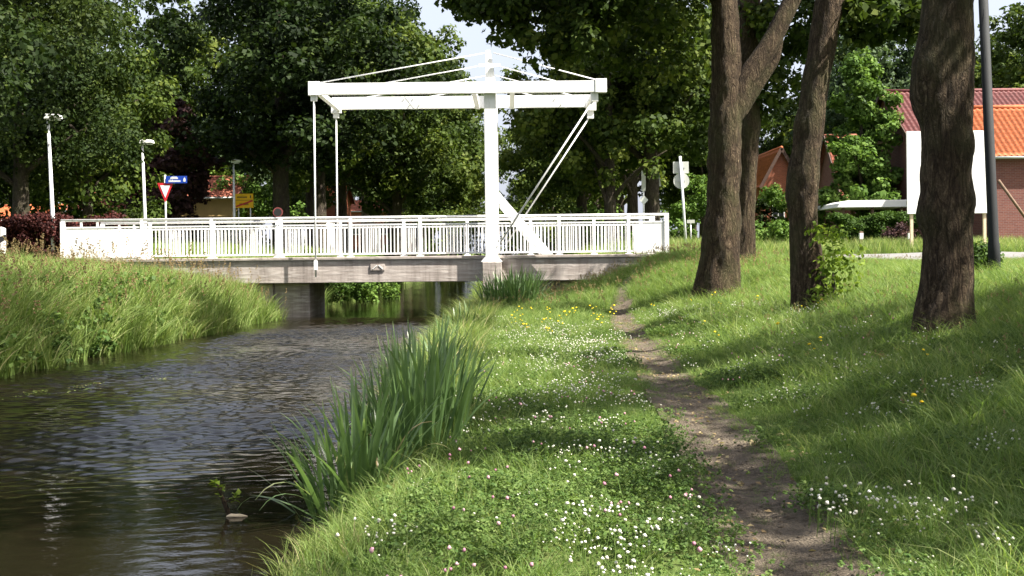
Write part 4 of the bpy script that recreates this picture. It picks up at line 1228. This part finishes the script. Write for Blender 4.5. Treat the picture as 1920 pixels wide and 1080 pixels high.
# small lantern and post
d = 66.0
c = P(1272, 392, d); zb = gzf(c.x, d)
sl_ = empty('path_lantern', (c.x, d, zb), 'small mushroom shaped garden lantern behind the leaning sign', 'lantern')
MB().tube([(c.x, d, zb - 0.2), (c.x, d, c.z - 0.1)], 0.06, 8).obj('post', M['signgrey'], sl_, True)
MB().tube([(c.x, d, c.z - 0.1), (c.x, d, c.z), (c.x, d, c.z + 0.12)], [0.13, 0.26, 0.08], 14).obj('lamp_shade', M['signwhite'], sl_, True)
d = 60.0
c = P(1295, 414, d); zb = gzf(c.x, d)
sp = empty('marker_post', (c.x, d, zb), 'thin grey marker post with a small plate by the hedge', 'post')
MB().tube([(c.x, d, zb - 0.2), (c.x, d, c.z)], 0.035, 8).obj('shaft', M['metal'], sp, True)
MB().box(c.x - 0.2, c.x + 0.2, d - 0.06, d - 0.04, c.z - 0.12, c.z + 0.05).obj('plate', M['signgrey'], sp)
# wooden verge posts with white caps
for px, lab in ((1615, 'wooden verge post with white band in front of the clipped hedge'), (1706, 'wooden verge post with white band below the white board')):
    d = 46.0
    c = P(px, 475, d); zb = gzf(c.x, d)
    zt = P(px, 434, d).z
    w = empty('verge_post', (c.x, d, zb), lab, 'post', 'wooden posts along the road verge')
    MB().box(c.x - 0.065, c.x + 0.065, d - 0.065, d + 0.065, zb - 0.2, zt).obj('shaft', M['wood'], w, bevel=0.01)
    MB().box(c.x - 0.07, c.x + 0.07, d - 0.07, d + 0.07, zt - 0.30, zt - 0.06).obj('white_band', M['signwhite'], w)
# dark lamp column close by
d = 18.5
b_ = P(1866, 520, d); zb = gzf(b_.x, d)
t_ = P(1842, -40, d)
dp = empty('lamp_column', (b_.x, d, zb), 'tall dark slightly leaning pole beside the burred oak', 'pole')
dirv = (t_ - Vector((b_.x, d, zb)))
top = Vector((b_.x, d, zb)) + dirv * 1.25
MB().tube([(b_.x, d, zb - 0.3), (b_.x + dirv.x * 0.12, d, zb + dirv.z * 0.12), (b_.x + dirv.x * 0.13, d, zb + dirv.z * 0.13), top], [0.095, 0.09, 0.08, 0.07], 16).obj('column', M['darkpole'], dp, True)
MB().prism([(top.x - 0.1, top.z), (top.x + 0.6, top.z + 0.03), (top.x + 0.55, top.z + 0.16), (top.x - 0.05, top.z + 0.18)], d - 0.16, d + 0.16).obj('lamp_head', M['lamphead'], dp, bevel=0.02)

# white van parked down the avenue
d = 92.0
c = P(592, 404, d)
zg = gzf(c.x, d)
van = empty('parked_van', (c.x, d, zg), 'white van parked beneath the avenue oaks', 'van')
x0, x1 = c.x - 1.0, c.x + 1.0
MB().add([(x0, d, zg + .35), (x1, d, zg + .35), (x1, d + 4.6, zg + .35), (x0, d + 4.6, zg + .35), (x0, d, zg + 1.25), (x1, d, zg + 1.25), (x1, d + 4.6, zg + 2.3), (x0, d + 4.6, zg + 2.3), (x0 + .1, d + 1.1, zg + 2.25), (x1 - .1, d + 1.1, zg + 2.25)],
         [(0, 1, 5, 4), (4, 5, 9, 8), (8, 9, 6, 7), (1, 2, 6, 9, 5), (0, 4, 8, 7, 3), (2, 3, 7, 6), (0, 3, 2, 1)]).obj('body', M['signwhite'], van, bevel=0.06)
MB().add([(x0 + .22, d + .12, zg + 1.36), (x1 - .22, d + .12, zg + 1.36), (x1 - .28, d + .92, zg + 2.08), (x0 + .28, d + .92, zg + 2.08)], [(0, 1, 2, 3)]).obj('windscreen', M['glass'], van)
for xx in (x0 + 0.1, x1 - 0.1):
    for yy in (d + 0.9, d + 3.7):
        MB().tube([(xx - 0.11, yy, zg + 0.34), (xx + 0.11, yy, zg + 0.34)], 0.34, 16).obj('wheel', M['black'], van)
    MB().box(xx - 0.13, xx + 0.13, d - 0.03, d + 0.02, zg + 0.75, zg + 0.95).obj('headlight', M['metal'], van)

# ------------------------------------------------------------------ grass, herbs, flowers
def blade_set(n, hmin, hmax, spread, width, lean, seed, seg=3, tipw=0.12, droop=0.6, tlo=0.15, thi=0.75, tiptint=0.12):
    r = np.random.default_rng(seed)
    V, Q, T, tint = [], [], [], []
    for i in range(n):
        a = r.uniform(0, 2 * math.pi)
        rad = spread * math.sqrt(r.random())
        base = np.array([rad * math.cos(a), rad * math.sin(a), -0.02])
        h = r.uniform(hmin, hmax)
        la = a + r.normal() * 0.9
        ln = lean * h * (0.3 + r.random())
        dirv = np.array([math.cos(la), math.sin(la), 0])
        sd = r.uniform(0, math.pi)
        side = np.array([math.cos(sd), math.sin(sd), 0])
        w = width * r.uniform(0.7, 1.3)
        t0 = r.uniform(tlo, thi)
        o = len(V)
        for s in range(seg + 1):
            f = s / seg
            p = base + dirv * ln * f ** 1.8 + np.array([0, 0, h * (f - droop * lean * 0.5 * f ** 3)])
            if s < seg:
                ww = w * (1 - f) ** 0.6 * 0.5 + w * tipw * 0.5
                V += [p - side * ww, p + side * ww]
                tint += [t0 + tiptint * f] * 2
            else:
                V.append(p)
                tint.append(t0 + tiptint)
        for s in range(seg - 1):
            Q.append((o + 2 * s, o + 2 * s + 1, o + 2 * s + 3, o + 2 * s + 2))
        T.append((o + 2 * seg - 2, o + 2 * seg - 1, o + 2 * seg))
    return np.array(V), [np.array(Q).reshape(-1, 4), np.array(T)], np.clip(tint, 0, 1)

def tuft(name, mat, *a, **k):
    V, F, t = blade_set(*a, **k)
    return np_mesh(name, V, F, mat, False, {'tint': t})

def merge_parts(name, parts):
    """parts: (V, [faces], tint, mat) -> one mesh with several materials"""
    Vs, ts, F4, F3, m4, m3 = [], [], [], [], [], []
    mats = []
    off = 0
    for V, Fl, t, m in parts:
        if m not in mats: mats.append(m)
        mi = mats.index(m)
        Vs.append(V); ts.append(t)
        for f in (Fl if isinstance(Fl, list) else [Fl]):
            f = np.asarray(f)
            if len(f) == 0: continue
            if f.shape[1] == 4: F4.append(f + off); m4 += [mi] * len(f)
            else: F3.append(f + off); m3 += [mi] * len(f)
        off += len(V)
    FF = []
    mm = []
    if F4: FF.append(np.concatenate(F4)); mm += m4
    if F3: FF.append(np.concatenate(F3)); mm += m3
    me = np_mesh(name, np.concatenate(Vs), FF, mats[0], False, {'tint': np.concatenate(ts)})
    for m in mats[1:]:
        me.materials.append(m)
    me.polygons.foreach_set('material_index', np.array(mm, dtype=np.int32))
    me.update()
    return me

def flower_ball(centers, r_, seed, squash=0.85):
    """small rounded flower heads (octahedra split once look round enough)"""
    r = np.random.default_rng(seed)
    ico = []
    for k in range(3):
        z = (-0.75, 0.0, 0.75)[k]
        rr = math.sqrt(1 - z * z)
        for j in range(6):
            a = j * math.pi / 3 + k * 0.5
            ico.append((rr * math.cos(a), rr * math.sin(a), z))
    ico += [(0, 0, -1), (0, 0, 1)]
    ico = np.array(ico)
    Q = [(k * 6 + j, k * 6 + (j + 1) % 6, (k + 1) * 6 + (j + 1) % 6, (k + 1) * 6 + j) for k in range(2) for j in range(6)]
    T = [(18, (j + 1) % 6, j) for j in range(6)] + [(19, 12 + j, 12 + (j + 1) % 6) for j in range(6)]
    Vs, Qs, Ts, tt = [], [], [], []
    off = 0
    for c in centers:
        rad = r_ * r.uniform(0.75, 1.2)
        v = ico * rad * (1 + 0.18 * r.normal(size=(20, 1))) * np.array([1, 1, squash]) + np.array(c)
        Vs.append(v); Qs.append(np.array(Q) + off); Ts.append(np.array(T) + off)
        tt.append(np.clip(r.uniform(0.3, 0.9) + 0.15 * r.normal(size=20), 0, 1))
        off += 20
    return np.concatenate(Vs), [np.concatenate(Qs), np.concatenate(Ts)], np.concatenate(tt)

def scatter(name, pts, protos, label, cat, smin=0.8, smax=1.25, tilt=0.12, seed=0, scales=None):
    """one object of kind stuff: points that carry shared tufts"""
    r = np.random.default_rng(seed)
    N = len(pts)
    me = bpy.data.meshes.new(name)
    me.vertices.add(N)
    me.vertices.foreach_set('co', np.asarray(pts, np.float32).ravel())
    ra = me.attributes.new('rot', 'FLOAT_VECTOR', 'POINT')
    rot = np.stack([r.normal(size=N) * tilt, r.normal(size=N) * tilt, r.uniform(0, 2 * math.pi, N)], 1)
    ra.data.foreach_set('vector', rot.astype(np.float32).ravel())
    sa = me.attributes.new('scl', 'FLOAT', 'POINT')
    s = r.uniform(smin, smax, N) * (scales if scales is not None else 1.0)
    sa.data.foreach_set('value', s.astype(np.float32))
    ia = me.attributes.new('pick', 'INT', 'POINT')
    ia.data.foreach_set('value', r.integers(0, len(protos), N).astype(np.int32))
    col = bpy.data.collections.new(name + '_shapes')
    for i, pm in enumerate(protos):
        col.objects.link(bpy.data.objects.new('%s_shape_%02d' % (name, i), pm))
    o = link(bpy.data.objects.new(name, me))
    tag(o, label, cat, kind='stuff')
    ng = bpy.data.node_groups.new(name + '_scatter', 'GeometryNodeTree')
    ng.interface.new_socket('Geometry', in_out='INPUT', socket_type='NodeSocketGeometry')
    ng.interface.new_socket('Geometry', in_out='OUTPUT', socket_type='NodeSocketGeometry')
    gi = ng.nodes.new('NodeGroupInput'); go = ng.nodes.new('NodeGroupOutput')
    iop = ng.nodes.new('GeometryNodeInstanceOnPoints')
    ci = ng.nodes.new('GeometryNodeCollectionInfo')
    ci.inputs['Collection'].default_value = col
    ci.inputs['Separate Children'].default_value = True
    ci.inputs['Reset Children'].default_value = True
    iop.inputs['Pick Instance'].default_value = True
    def named(kind, nm):
        n = ng.nodes.new('GeometryNodeInputNamedAttribute')
        n.data_type = kind
        n.inputs['Name'].default_value = nm
        return n.outputs['Attribute']
    e2r = ng.nodes.new('FunctionNodeEulerToRotation')
    ng.links.new(named('FLOAT_VECTOR', 'rot'), e2r.inputs[0])
    ng.links.new(gi.outputs[0], iop.inputs['Points'])
    ng.links.new(ci.outputs[0], iop.inputs['Instance'])
    ng.links.new(named('INT', 'pick'), iop.inputs['Instance Index'])
    ng.links.new(e2r.outputs[0], iop.inputs['Rotation'])
    ng.links.new(named('FLOAT', 'scl'), iop.inputs['Scale'])
    ng.links.new(iop.outputs[0], go.inputs[0])
    md = o.modifiers.new('scatter', 'NODES')
    md.node_group = ng
    return o

def sample(x0, x1, y0, y1, dens, keep, seed):
    r = np.random.default_rng(seed)
    N = int((x1 - x0) * (y1 - y0) * dens)
    X, Y = r.uniform(x0, x1, N), r.uniform(y0, y1, N)
    k = keep(X, Y, r)
    X, Y = X[k], Y[k]
    return np.stack([X, Y, gz(X, Y)], 1)

def fbm(X, Y, s, o=0.0):
    v = np.array([mnoise.fractal(Vector((x * s, y * s, o)), 1.0, 2.0, 3) for x, y in zip(X, Y)])
    return v

def in_view(X, Y, m=1.5):
    return (Y > 3.2) & (np.abs(X) < Y * 0.47 + m)
def on_path(X, Y, k=0.5):
    n = 0.10 * np.sin(Y * 5.1 + X * 3) + 0.07 * np.sin(Y * 11.3)
    return np.abs(X - path_x(Y)) < path_w(Y) * (k + n)
def deck_zone(X, Y):
    return (Y > 32.7) & (Y < 36.5) & (X < 4.6)
def road_zone(X, Y):
    f = sstep(5, 13, X)
    return (X > 4.4) & (Y > 33.1 + f) & (Y < 36.3 + f * 4.2)

# short lawn grass
lawn = [tuft('grass_tuft', M['grass'], 34, 0.06, 0.17, 0.10, 0.006, 1.25, 200 + i) for i in range(4)]
lawn += [tuft('grass_tuft', M['grass'], 26, 0.12, 0.30, 0.09, 0.006, 0.95, 210 + i, tlo=0.2, thi=0.85) for i in range(2)]
P1 = sample(-1.2, 9, 3.2, 15, 95, lambda X, Y, r: in_view(X, Y) & (X > xr(Y) + 0.15) & ~(on_path(X, Y, 0.42) & (r.random(len(X)) > 0.30)), 1)
P2 = sample(-1.2, 16, 15, 33, 62, lambda X, Y, r: in_view(X, Y) & (X > xr(Y) + 0.15) & ~(on_path(X, Y, 0.44) & (r.random(len(X)) > 0.30)) & ~deck_zone(X, Y) & ~road_zone(X, Y), 2)
pts = np.concatenate([P1, P2])
sc = np.concatenate([np.ones(len(P1)), np.full(len(P2), 1.12)])
# grass is worn short beside the path and grows longer up the slope
dp_ = np.abs(pts[:, 0] - path_x(pts[:, 1])) - path_w(pts[:, 1]) * 0.5
sc *= np.clip(0.45 + dp_ * 0.75, 0.35, 1.15)
sc *= np.where((pts[:, 0] > 7.0) & (pts[:, 1] > 22), 0.55, 1.0)
sc *= np.where(pts[:, 0] > 3.0, 1.1, 1.0) * np.where((pts[:, 1] < 12) & (pts[:, 0] < 1.6), 0.72, 1.0)
scatter('lawn_grass', pts, lawn, 'short green grass covering the near canal bank', 'grass', seed=3, scales=sc)

# longer meadow grass on the slope to the trees and on the mound before the bridge
mead = [tuft('meadow_tuft', M['grass'], 34, 0.20, 0.46, 0.13, 0.0065, 0.95, 220 + i, tlo=0.15, thi=0.85) for i in range(4)]
def seeded(seed, n, h0, h1, spread, w, nseed, sh, lean=0.5, mat='rush', **k):
    V, F, t = blade_set(n, h0, h1, spread, w, lean, seed, **k)
    parts = [(V, F, t, M[mat])]
    V, F, t = blade_set(nseed, h1 * 0.95, h1 * 1.35, spread, 0.004, 0.25, seed + 1, tlo=0.6, thi=1.0)
    parts.append((V, F, t, M[mat]))
    tips = V[6::7]
    r = np.random.default_rng(seed)
    C, Rr = [], []
    for tp in tips:
        for k_ in range(4):
            C.append(tp - np.array([0, 0, sh * k_ / 3]) + r.normal(size=3) * 0.008)
            Rr.append(sh * 0.16)
    V, F, t = leaf_cloud(C, Rr, 9, 0.022, seed + 2)
    parts.append((V, F, t, M['seed']))
    return merge_parts('seeding_tuft', parts)
mead += [seeded(230 + i, 26, 0.20, 0.42, 0.12, 0.0065, 2, 0.05, lean=0.9, mat='grass') for i in range(2)]
P3 = sample(2.6, 13, 3.6, 33, 20, lambda X, Y, r: in_view(X, Y) & (X > 2.8 + 0.5 * np.sin(Y * 1.3)) & ~deck_zone(X, Y) & ~road_zone(X, Y) & (r.random(len(X)) < np.clip((X - 2.6) * 0.5, 0.15, 1)), 4)
P4 = sample(-0.6, 6, 25, 32.8, 34, lambda X, Y, r: ~on_path(X, Y, 0.55) & (X > xr(Y) + 0.3) & (r.random(len(X)) < sstep(24, 29, Y)), 5)
PM = np.concatenate([P3, P4])
scatter('meadow_grass', PM, mead, 'longer meadow grass on the slope below the oaks', 'grass', seed=6, scales=np.where((PM[:, 1] < 25), 0.55, 0.85) - 0.15 * sstep(5.5, 8, PM[:, 0]) - 0.2 * ((PM[:, 0] > 6.5) & (PM[:, 1] > 22)))

# tall arching grass along the near water's edge
edge = [tuft('edge_tuft', M['rush'], 34, 0.30, 0.62, 0.11, 0.009, 0.75, 240 + i, seg=4, tlo=0.2, thi=0.9) for i in range(4)]
P5 = sample(-1.5, 0.2, 3.6, 32.6, 34, lambda X, Y, r: (X > xr(Y) - 0.08) & (X < xr(Y) + 0.50 + 0.16 * np.sin(Y * 2.1) + 0.25 * sstep(10, 18, Y)), 7)
scatter('bank_grass', P5, edge, 'tall arching grass along the near edge of the water', 'grass', seed=8, smin=0.65, smax=1.15, scales=np.where((P5[:, 1] > 6.7) & (P5[:, 1] < 8.2), 0.36, 0.50) + 0.62 * sstep(8.5, 13, P5[:, 1]))

# far bank: dense tall grass and reeds
reed = [seeded(260 + i, 46, 0.45, 0.85, 0.22, 0.014, 2, 0.10, 0.45, seg=4, tlo=0.1, thi=0.8) for i in range(3)]
reed += [tuft('reed_tuft', M['rush'], 50, 0.40, 0.85, 0.20, 0.018, 0.75, 270 + i, seg=4, tlo=0.2, thi=0.85) for i in range(3)]
herb = []
for i in range(3):
    r = np.random.default_rng(280 + i)
    C = np.stack([r.normal(size=26) * 0.14, r.normal(size=26) * 0.14, r.uniform(0.1, 0.62, 26)], 1)
    V, F, t = leaf_cloud(C, np.full(26, 0.09), 9, 0.075, 281 + i, up=0.6)
    herb.append(np_mesh('herb_tuft', V, F, M['clover'], False, {'tint': t}))
P6 = sample(-15, -6.2, 9, 33, 17, lambda X, Y, r: (X < xl(Y) + 0.15) & (X > -Y * 0.47 - 2.5) & ~((Y > 32.7)), 9)
s6 = (1 - 0.3 * sstep(26, 31, P6[:, 1])) * np.clip(0.75 + 0.5 * np.exp(-((xl(P6[:, 1]) - P6[:, 0] - 0.8) / 1.6) ** 2), 0.7, 1.25)
scatter('reed_bank', P6, reed, 'dense tall grass and reeds covering the far bank', 'reeds', seed=10, scales=s6)
P7 = sample(-12, -6.2, 9, 26, 3.5, lambda X, Y, r: (X < xl(Y) + 0.1) & (X > xl(Y) - 1.5), 11)
scatter('bank_herbs', P7, herb, 'leafy herbs growing among the reeds of the far bank', 'herbs', seed=12, smin=0.8, smax=1.4)
# banks beyond the bridge
P8 = np.concatenate([sample(-13, -6.3, 37, 70, 6, lambda X, Y, r: X < xl(Y) + 0.1, 13), sample(-1.3, 4, 37, 70, 6, lambda X, Y, r: X > xr(Y) - 0.1, 14)])
scatter('far_bank_grass', P8, reed[3:], 'rough grass on the banks beyond the bridge', 'grass', seed=15, smin=0.8, smax=1.3)
# verge and meadow beyond the road
lav = []
for i in range(2):
    V, F, t = blade_set(40, 0.25, 0.6, 0.3, 0.014, 0.4, 290 + i, tlo=0.4, thi=1.0)
    lav.append(np_mesh('verge_tuft', V, F, M['grass'], False, {'tint': t}))
P9 = sample(5, 36, 38, 56, 9, lambda X, Y, r: (X < Y * 0.47 + 2) & ~road_zone(X, Y) & (Y > 37.5 + sstep(5, 13, X) * 3.2), 16)
scatter('verge_meadow', P9, lav + mead[:2], 'pale tall meadow grass on the verge beyond the road', 'grass', seed=17, smin=0.8, smax=1.3)
P10 = sample(-34, -6.5, 37.5, 62, 4, lambda X, Y, r: (X < xl(Y) - 4), 18)
scatter('roadside_grass', P10, lav[:1] + mead[:2], 'grass around the road junction across the canal', 'grass', seed=19)

# clover
cl = []
for i in range(3):
    r = np.random.default_rng(300 + i)
    n = 46
    C = np.stack([r.normal(size=n) * 0.10, r.normal(size=n) * 0.10, r.uniform(0.03, 0.12, n)], 1)
    V, F, t = leaf_cloud(C, np.full(n, 0.016), 4, 0.0175, 301 + i, up=1.3)
    cl.append(np_mesh('clover_tuft', V, F, M['clover'], False, {'tint': t}))
def clov(X, Y, r, lim):
    n = fbm(X, Y, 0.55, 4.0) + 0.35 * np.exp(-((X - 0.35) / 0.7) ** 2)
    return n > lim
P11 = sample(-0.8, 5, 3.6, 20, 34, lambda X, Y, r: in_view(X, Y) & ~on_path(X, Y, 0.6) & (X > xr(Y) + 0.55) & clov(X, Y, r, 0.16), 20)
scatter('clover_leaves', P11, cl, 'low clover leaves spreading through the lawn', 'clover', seed=21, smin=0.8, smax=1.25)
fl = []
for i in range(3):
    r = np.random.default_rng(310 + i)
    n = 7
    C = np.stack([r.normal(size=n) * 0.09, r.normal(size=n) * 0.09, r.uniform(0.09, 0.17, n)], 1)
    V, F, t = flower_ball(C, 0.0075, 311 + i)
    parts = [(V, F, t, M['wflower'])]
    for c in C:
        parts.append((np.array([c + (0.0015, 0, 0), c - (0.0015, 0, 0), (c[0] - 0.0015, c[1], 0), (c[0] + 0.0015, c[1], 0)]), np.array([[0, 1, 2, 3]]), np.full(4, 0.6), M['clover']))
    fl.append(merge_parts('clover_heads', parts))
def flower_keep(X, Y, r):
    n = fbm(X, Y, 0.8, 9.0)
    band = 0.30 * np.exp(-((X - 0.55) / 0.55) ** 2) + 0.75 * np.exp(-((X - 0.75) / 0.85) ** 2 - ((Y - 16.5) / 3.4) ** 2) + 0.4 * np.exp(-((X - 0.45) / 0.55) ** 2 - ((Y - 7.4) / 0.9) ** 2) + 0.12 * np.exp(-((X - 2.9) / 0.7) ** 2) * (Y < 14)
    dense = np.clip((n + band - 0.24) * 1.3, 0.045, 0.7) * np.where((X > 2.2) & (Y < 9), 0.35, 1.0)
    return in_view(X, Y) & ~on_path(X, Y, 0.62) & (X > xr(Y) + 0.5) & (X < 4.6) & (r.random(len(X)) < dense)
P12 = np.concatenate([sample(-0.8, 5, 4.0, 13, 60, flower_keep, 22), sample(-0.8, 5, 13, 24, 50, flower_keep, 23)])
scatter('white_clover', P12, fl, 'white clover flower heads dotted over the lawn', 'flowers', seed=24, smin=0.55, smax=1.3)
def single_flower(name, mat, rad, h, seed, n=2, sq=0.9):
    r = np.random.default_rng(seed)
    C = np.stack([r.normal(size=n) * 0.07, r.normal(size=n) * 0.07, r.uniform(h * 0.8, h * 1.1, n)], 1)
    V, F, t = flower_ball(C, rad, seed, sq)
    parts = [(V, F, t, M[mat])]
    for c in C:
        parts.append((np.array([c + (0.002, 0, 0), c - (0.002, 0, 0), (c[0] - 0.002, c[1], 0), (c[0] + 0.002, c[1], 0)]), np.array([[0, 1, 2, 3]]), np.full(4, 0.6), M['clover']))
    return merge_parts(name, parts)
pk = [single_flower('pink_heads', 'pflower', 0.0088, 0.15, 320 + i) for i in range(2)]
P13 = np.concatenate([sample(-0.6, 1.3, 4.6, 11, 4, lambda X, Y, r: in_view(X, Y, 0) & (X > xr(Y) + 0.5) & ~on_path(X, Y, 0.7), 25), sample(-0.6, 5, 11, 20, 1.2, lambda X, Y, r: (X > xr(Y) + 0.5) & ~on_path(X, Y, 0.7), 26)])
scatter('pink_clover', P13, pk, 'pink clover flower heads scattered in the lawn', 'flowers', seed=27)
yf = [single_flower('yellow_heads', 'yflower', 0.018, 0.26, 330 + i, 2, 0.5) for i in range(2)]
P14 = np.concatenate([sample(0.0, 2.0, 18, 24, 3.2, lambda X, Y, r: ~on_path(X, Y, 0.7), 28), sample(2.8, 4.6, 8, 24, 0.5, lambda X, Y, r: X > 0, 29)])
scatter('yellow_flowers', P14, yf, 'small yellow wildflowers beside the footpath', 'flowers', seed=30)
# little stones and bits on the path
def pebble(seed):
    r = np.random.default_rng(seed)
    V, F, t = flower_ball([(0, 0, 0)], 0.012, seed, 0.5)
    return np_mesh('path_pebble', V, F, M['path'], False, {'tint': t})
P15 = sample(0.8, 3.4, 4.0, 26, 160, lambda X, Y, r: on_path(X, Y, 0.45), 31)
P15[:, 2] += 0.012
scatter('path_grit', P15, [pebble(340 + i) for i in range(3)], 'loose grit and crumbs of earth on the footpath', 'gravel', seed=32, smin=0.4, smax=1.5)

# fallen leaves on and beside the path, and weed drifting on the water
def litter(name, seed, mat, n, spread, size, up):
    r = np.random.default_rng(seed)
    C = np.stack([r.normal(size=n) * spread, r.normal(size=n) * spread, np.full(n, 0.012)], 1)
    V, F, t = leaf_cloud(C, np.full(n, 0.004), 1, size, seed, up=up)
    V = V.reshape(-1, 4, 3)[:: 6].reshape(-1, 3)
    return np_mesh(name, V, np.arange(len(V)).reshape(-1, 4), M[mat], False, {'tint': np.repeat(r.random(len(V) // 4), 4)})
P16 = sample(0.4, 4.5, 4.0, 27, 9, lambda X, Y, r: np.abs(X - path_x(Y)) < 0.55, 33)
P16[:, 2] += 0.008
scatter('leaf_litter', P16, [litter('litter', 350 + i, 'seed', 7, 0.10, 0.035, 2.5) for i in range(3)], 'brown fallen leaves lying on the footpath', 'leaf litter', seed=34)
P17 = sample(-7.0, -4.6, 14.2, 17.6, 9, lambda X, Y, r: np.abs(X + 5.6 - (Y - 16) * 0.5) < 0.35, 35)
P17[:, 2] = 0.012
scatter('floating_weed', P17, [litter('weed', 360 + i, 'rush', 9, 0.07, 0.03, 4.0) for i in range(2)], 'small patch of green weed drifting on the water', 'water weed', seed=36, tilt=0.02)

# ------------------------------------------------------------------ iris clumps at the water's edge, leaf by leaf
def iris_leaf_mesh(seed, bend, w, twist):
    seg = 8
    V, F, t = [], [], []
    for s in range(seg + 1):
        f = s / seg
        ang = bend * f ** 2.2
        x = bend * 0.34 * f ** 2.6
        z = f * (1 - 0.12 * abs(bend) * f ** 2) if abs(bend) < 1.4 else math.sin(min(f * 1.9, 2.3)) * 0.62
        if abs(bend) >= 1.4:
            x = 0.55 * f ** 1.5
        ww = w * (0.55 + 0.75 * math.sin(math.pi * min(1, 0.18 + f * 0.62))) * (1 - f ** 5) * 0.5 + 0.0008
        a = twist * f
        side = Vector((-math.sin(a) * 0.3, math.cos(a), 0)).normalized()
        mid = Vector((x, 0, z))
        V += [mid - side * ww, mid + Vector((-0.004 * (1 - f), 0, 0)), mid + side * ww]
        tb = 0.30 + 0.22 * f + 0.45 * max(0, 0.25 - f) + (0.12 if 1.4 < bend < 1.7 else 0.6 if bend > 1.7 else 0.0)
        if s == seg: tb = 0.96
        t += [tb, tb - 0.12, tb]
    for s in range(seg):
        o = s * 3
        F += [(o, o + 1, o + 4, o + 3), (o + 1, o + 2, o + 5, o + 4)]
    return np_mesh('leaf', np.array([tuple(v) for v in V]), np.array(F), M['iris'], True, {'tint': np.clip(t, 0, 1)})
iris_leaves = [iris_leaf_mesh(400 + i, b, w, tw) for i, (b, w, tw) in enumerate(
    [(0.15, 0.024, 0.3), (0.3, 0.028, -0.4), (0.45, 0.022, 0.6), (0.6, 0.026, 0.2), (0.8, 0.024, -0.6), (1.0, 0.026, 0.8), (0.05, 0.020, 0.1), (1.5, 0.018, 0.5), (1.9, 0.016, -0.4)])]
def iris_clump(label, cx, cy, n, rx, ry, hmin, hmax, seed, lean=0.22, dead=0.03):
    z0 = gzf(cx, cy)
    root = empty('iris_clump', (cx, cy, z0), label, 'iris', 'iris clumps at the water')
    r = np.random.default_rng(seed)
    for i in range(n):
        a = r.uniform(0, 2 * math.pi)
        q = math.sqrt(r.random())
        x, y = rx * q * math.cos(a), ry * q * math.sin(a)
        h = r.uniform(hmin, hmax) * (1.05 - 0.25 * q)
        k = int(r.choice(9, p=np.array([0.15, 0.17, 0.16, 0.15, 0.13, 0.09, 0.15, 0.04, dead]) / (1.04 + dead)))
        o = bpy.data.objects.new('leaf', iris_leaves[k])
        o.location = (x, y, max(gzf(cx + x, cy + y), -0.12) - z0 - 0.03)
        az = a + r.normal() * 0.8
        o.rotation_euler = (0, abs(r.normal()) * lean * (0.4 + q), az)
        ws = r.uniform(0.8, 1.25)
        o.scale = (h, ws * (0.6 + 0.4 * h), h)
        link(o, root)
    return root
iris_clump('big spreading iris clump leaning out over the water', -1.10, 8.0, 130, 0.30, 0.42, 0.72, 1.05, 501, 0.36, 0.09)
iris_clump('dense tall iris clump behind the spreading one', -0.78, 9.2, 150, 0.40, 0.55, 0.85, 1.15, 502, 0.2)
iris_clump('upright iris clump tailing off along the water edge', -0.85, 10.6, 100, 0.38, 0.7, 0.8, 1.12, 503, 0.2)
iris_clump('thin iris clump farther along the water edge grass', -0.95, 13.0, 75, 0.34, 1.1, 0.7, 1.05, 504)
iris_clump('sparse iris leaves among pale grass before the bridge clump', -1.0, 17.0, 70, 0.36, 1.8, 0.55, 0.85, 505)
iris_clump('low iris leaves by the bend of the bank', -0.95, 22.5, 70, 0.40, 2.6, 0.55, 0.8, 506)
iris_clump('rounded iris clump below the drawbridge post', -0.02, 28.6, 290, 0.66, 0.6, 1.0, 1.4, 507, 0.36)

# twig standing in the water with its floating pale wood end
tw = P(424, 962, 7.9)
tx, ty = px_x(424, 7.9), 7.9
tg = empty('sunken_branch', (tx, ty, 0), 'small sprouting branch standing in the water', 'branch')
pts_ = [(tx + 0.02, ty, -0.25), (tx, ty, 0.02), (tx - 0.035, ty, 0.10), (tx - 0.06, ty + 0.01, 0.17), (tx - 0.085, ty, 0.25)]
V, F = rough_tube([Vector(p) - Vector((tx, ty, 0)) for p in pts_], [0.022, 0.018, 0.014, 0.010, 0.004], 8, 0.02, 5, 0.12)
part('stem', np_mesh('stem', V, F, M['bark'], True), tg)
V, F = rough_tube([(-0.03, 0, 0.09), (0.02, 0.01, 0.12), (0.06, 0, 0.13)], [0.007, 0.005, 0.003], 6, 0.02, 6, 0.1)
part('side_twig', np_mesh('side_twig', V, F, M['bark'], True), tg)
lm = np_mesh('leaf', np.array([(0, 0, 0), (0.018, 0.017, 0.008), (0.055, 0, 0.0), (0.018, -0.017, 0.008)]), np.array([[0, 1, 2, 3]]), M['yellowbush'], False, {'tint': np.full(4, 0.6)})
r = np.random.default_rng(9)
for i in range(26):
    f = r.random()
    base = Vector((-0.05 - 0.035 * f, 0, 0.13 + 0.12 * f)) if i < 16 else Vector((0.02 + 0.05 * f, 0, 0.12 + 0.015 * f))
    o = bpy.data.objects.new('leaf', lm)
    o.location = base + Vector((r.normal() * 0.01, r.normal() * 0.01, r.normal() * 0.01))
    o.rotation_euler = (r.uniform(-0.6, 0.6), r.uniform(-0.9, 0.5), r.uniform(0, 6.28))
    link(o, tg)
fw = empty('floating_wood', (tx + 0.05, ty - 0.03, 0), 'pale broken piece of wood floating at the branch foot', 'driftwood')
V, F = rough_tube([(-0.06, 0, 0.004), (-0.03, 0.004, 0.010), (0.0, -0.004, 0.012), (0.03, 0.006, 0.008), (0.08, 0.012, 0.003)], [0.004, 0.015, 0.011, 0.015, 0.003], 10, 0.010, 8, 0.35)
part('wood', np_mesh('wood', V, F, M['pale_wood'], True), fw)
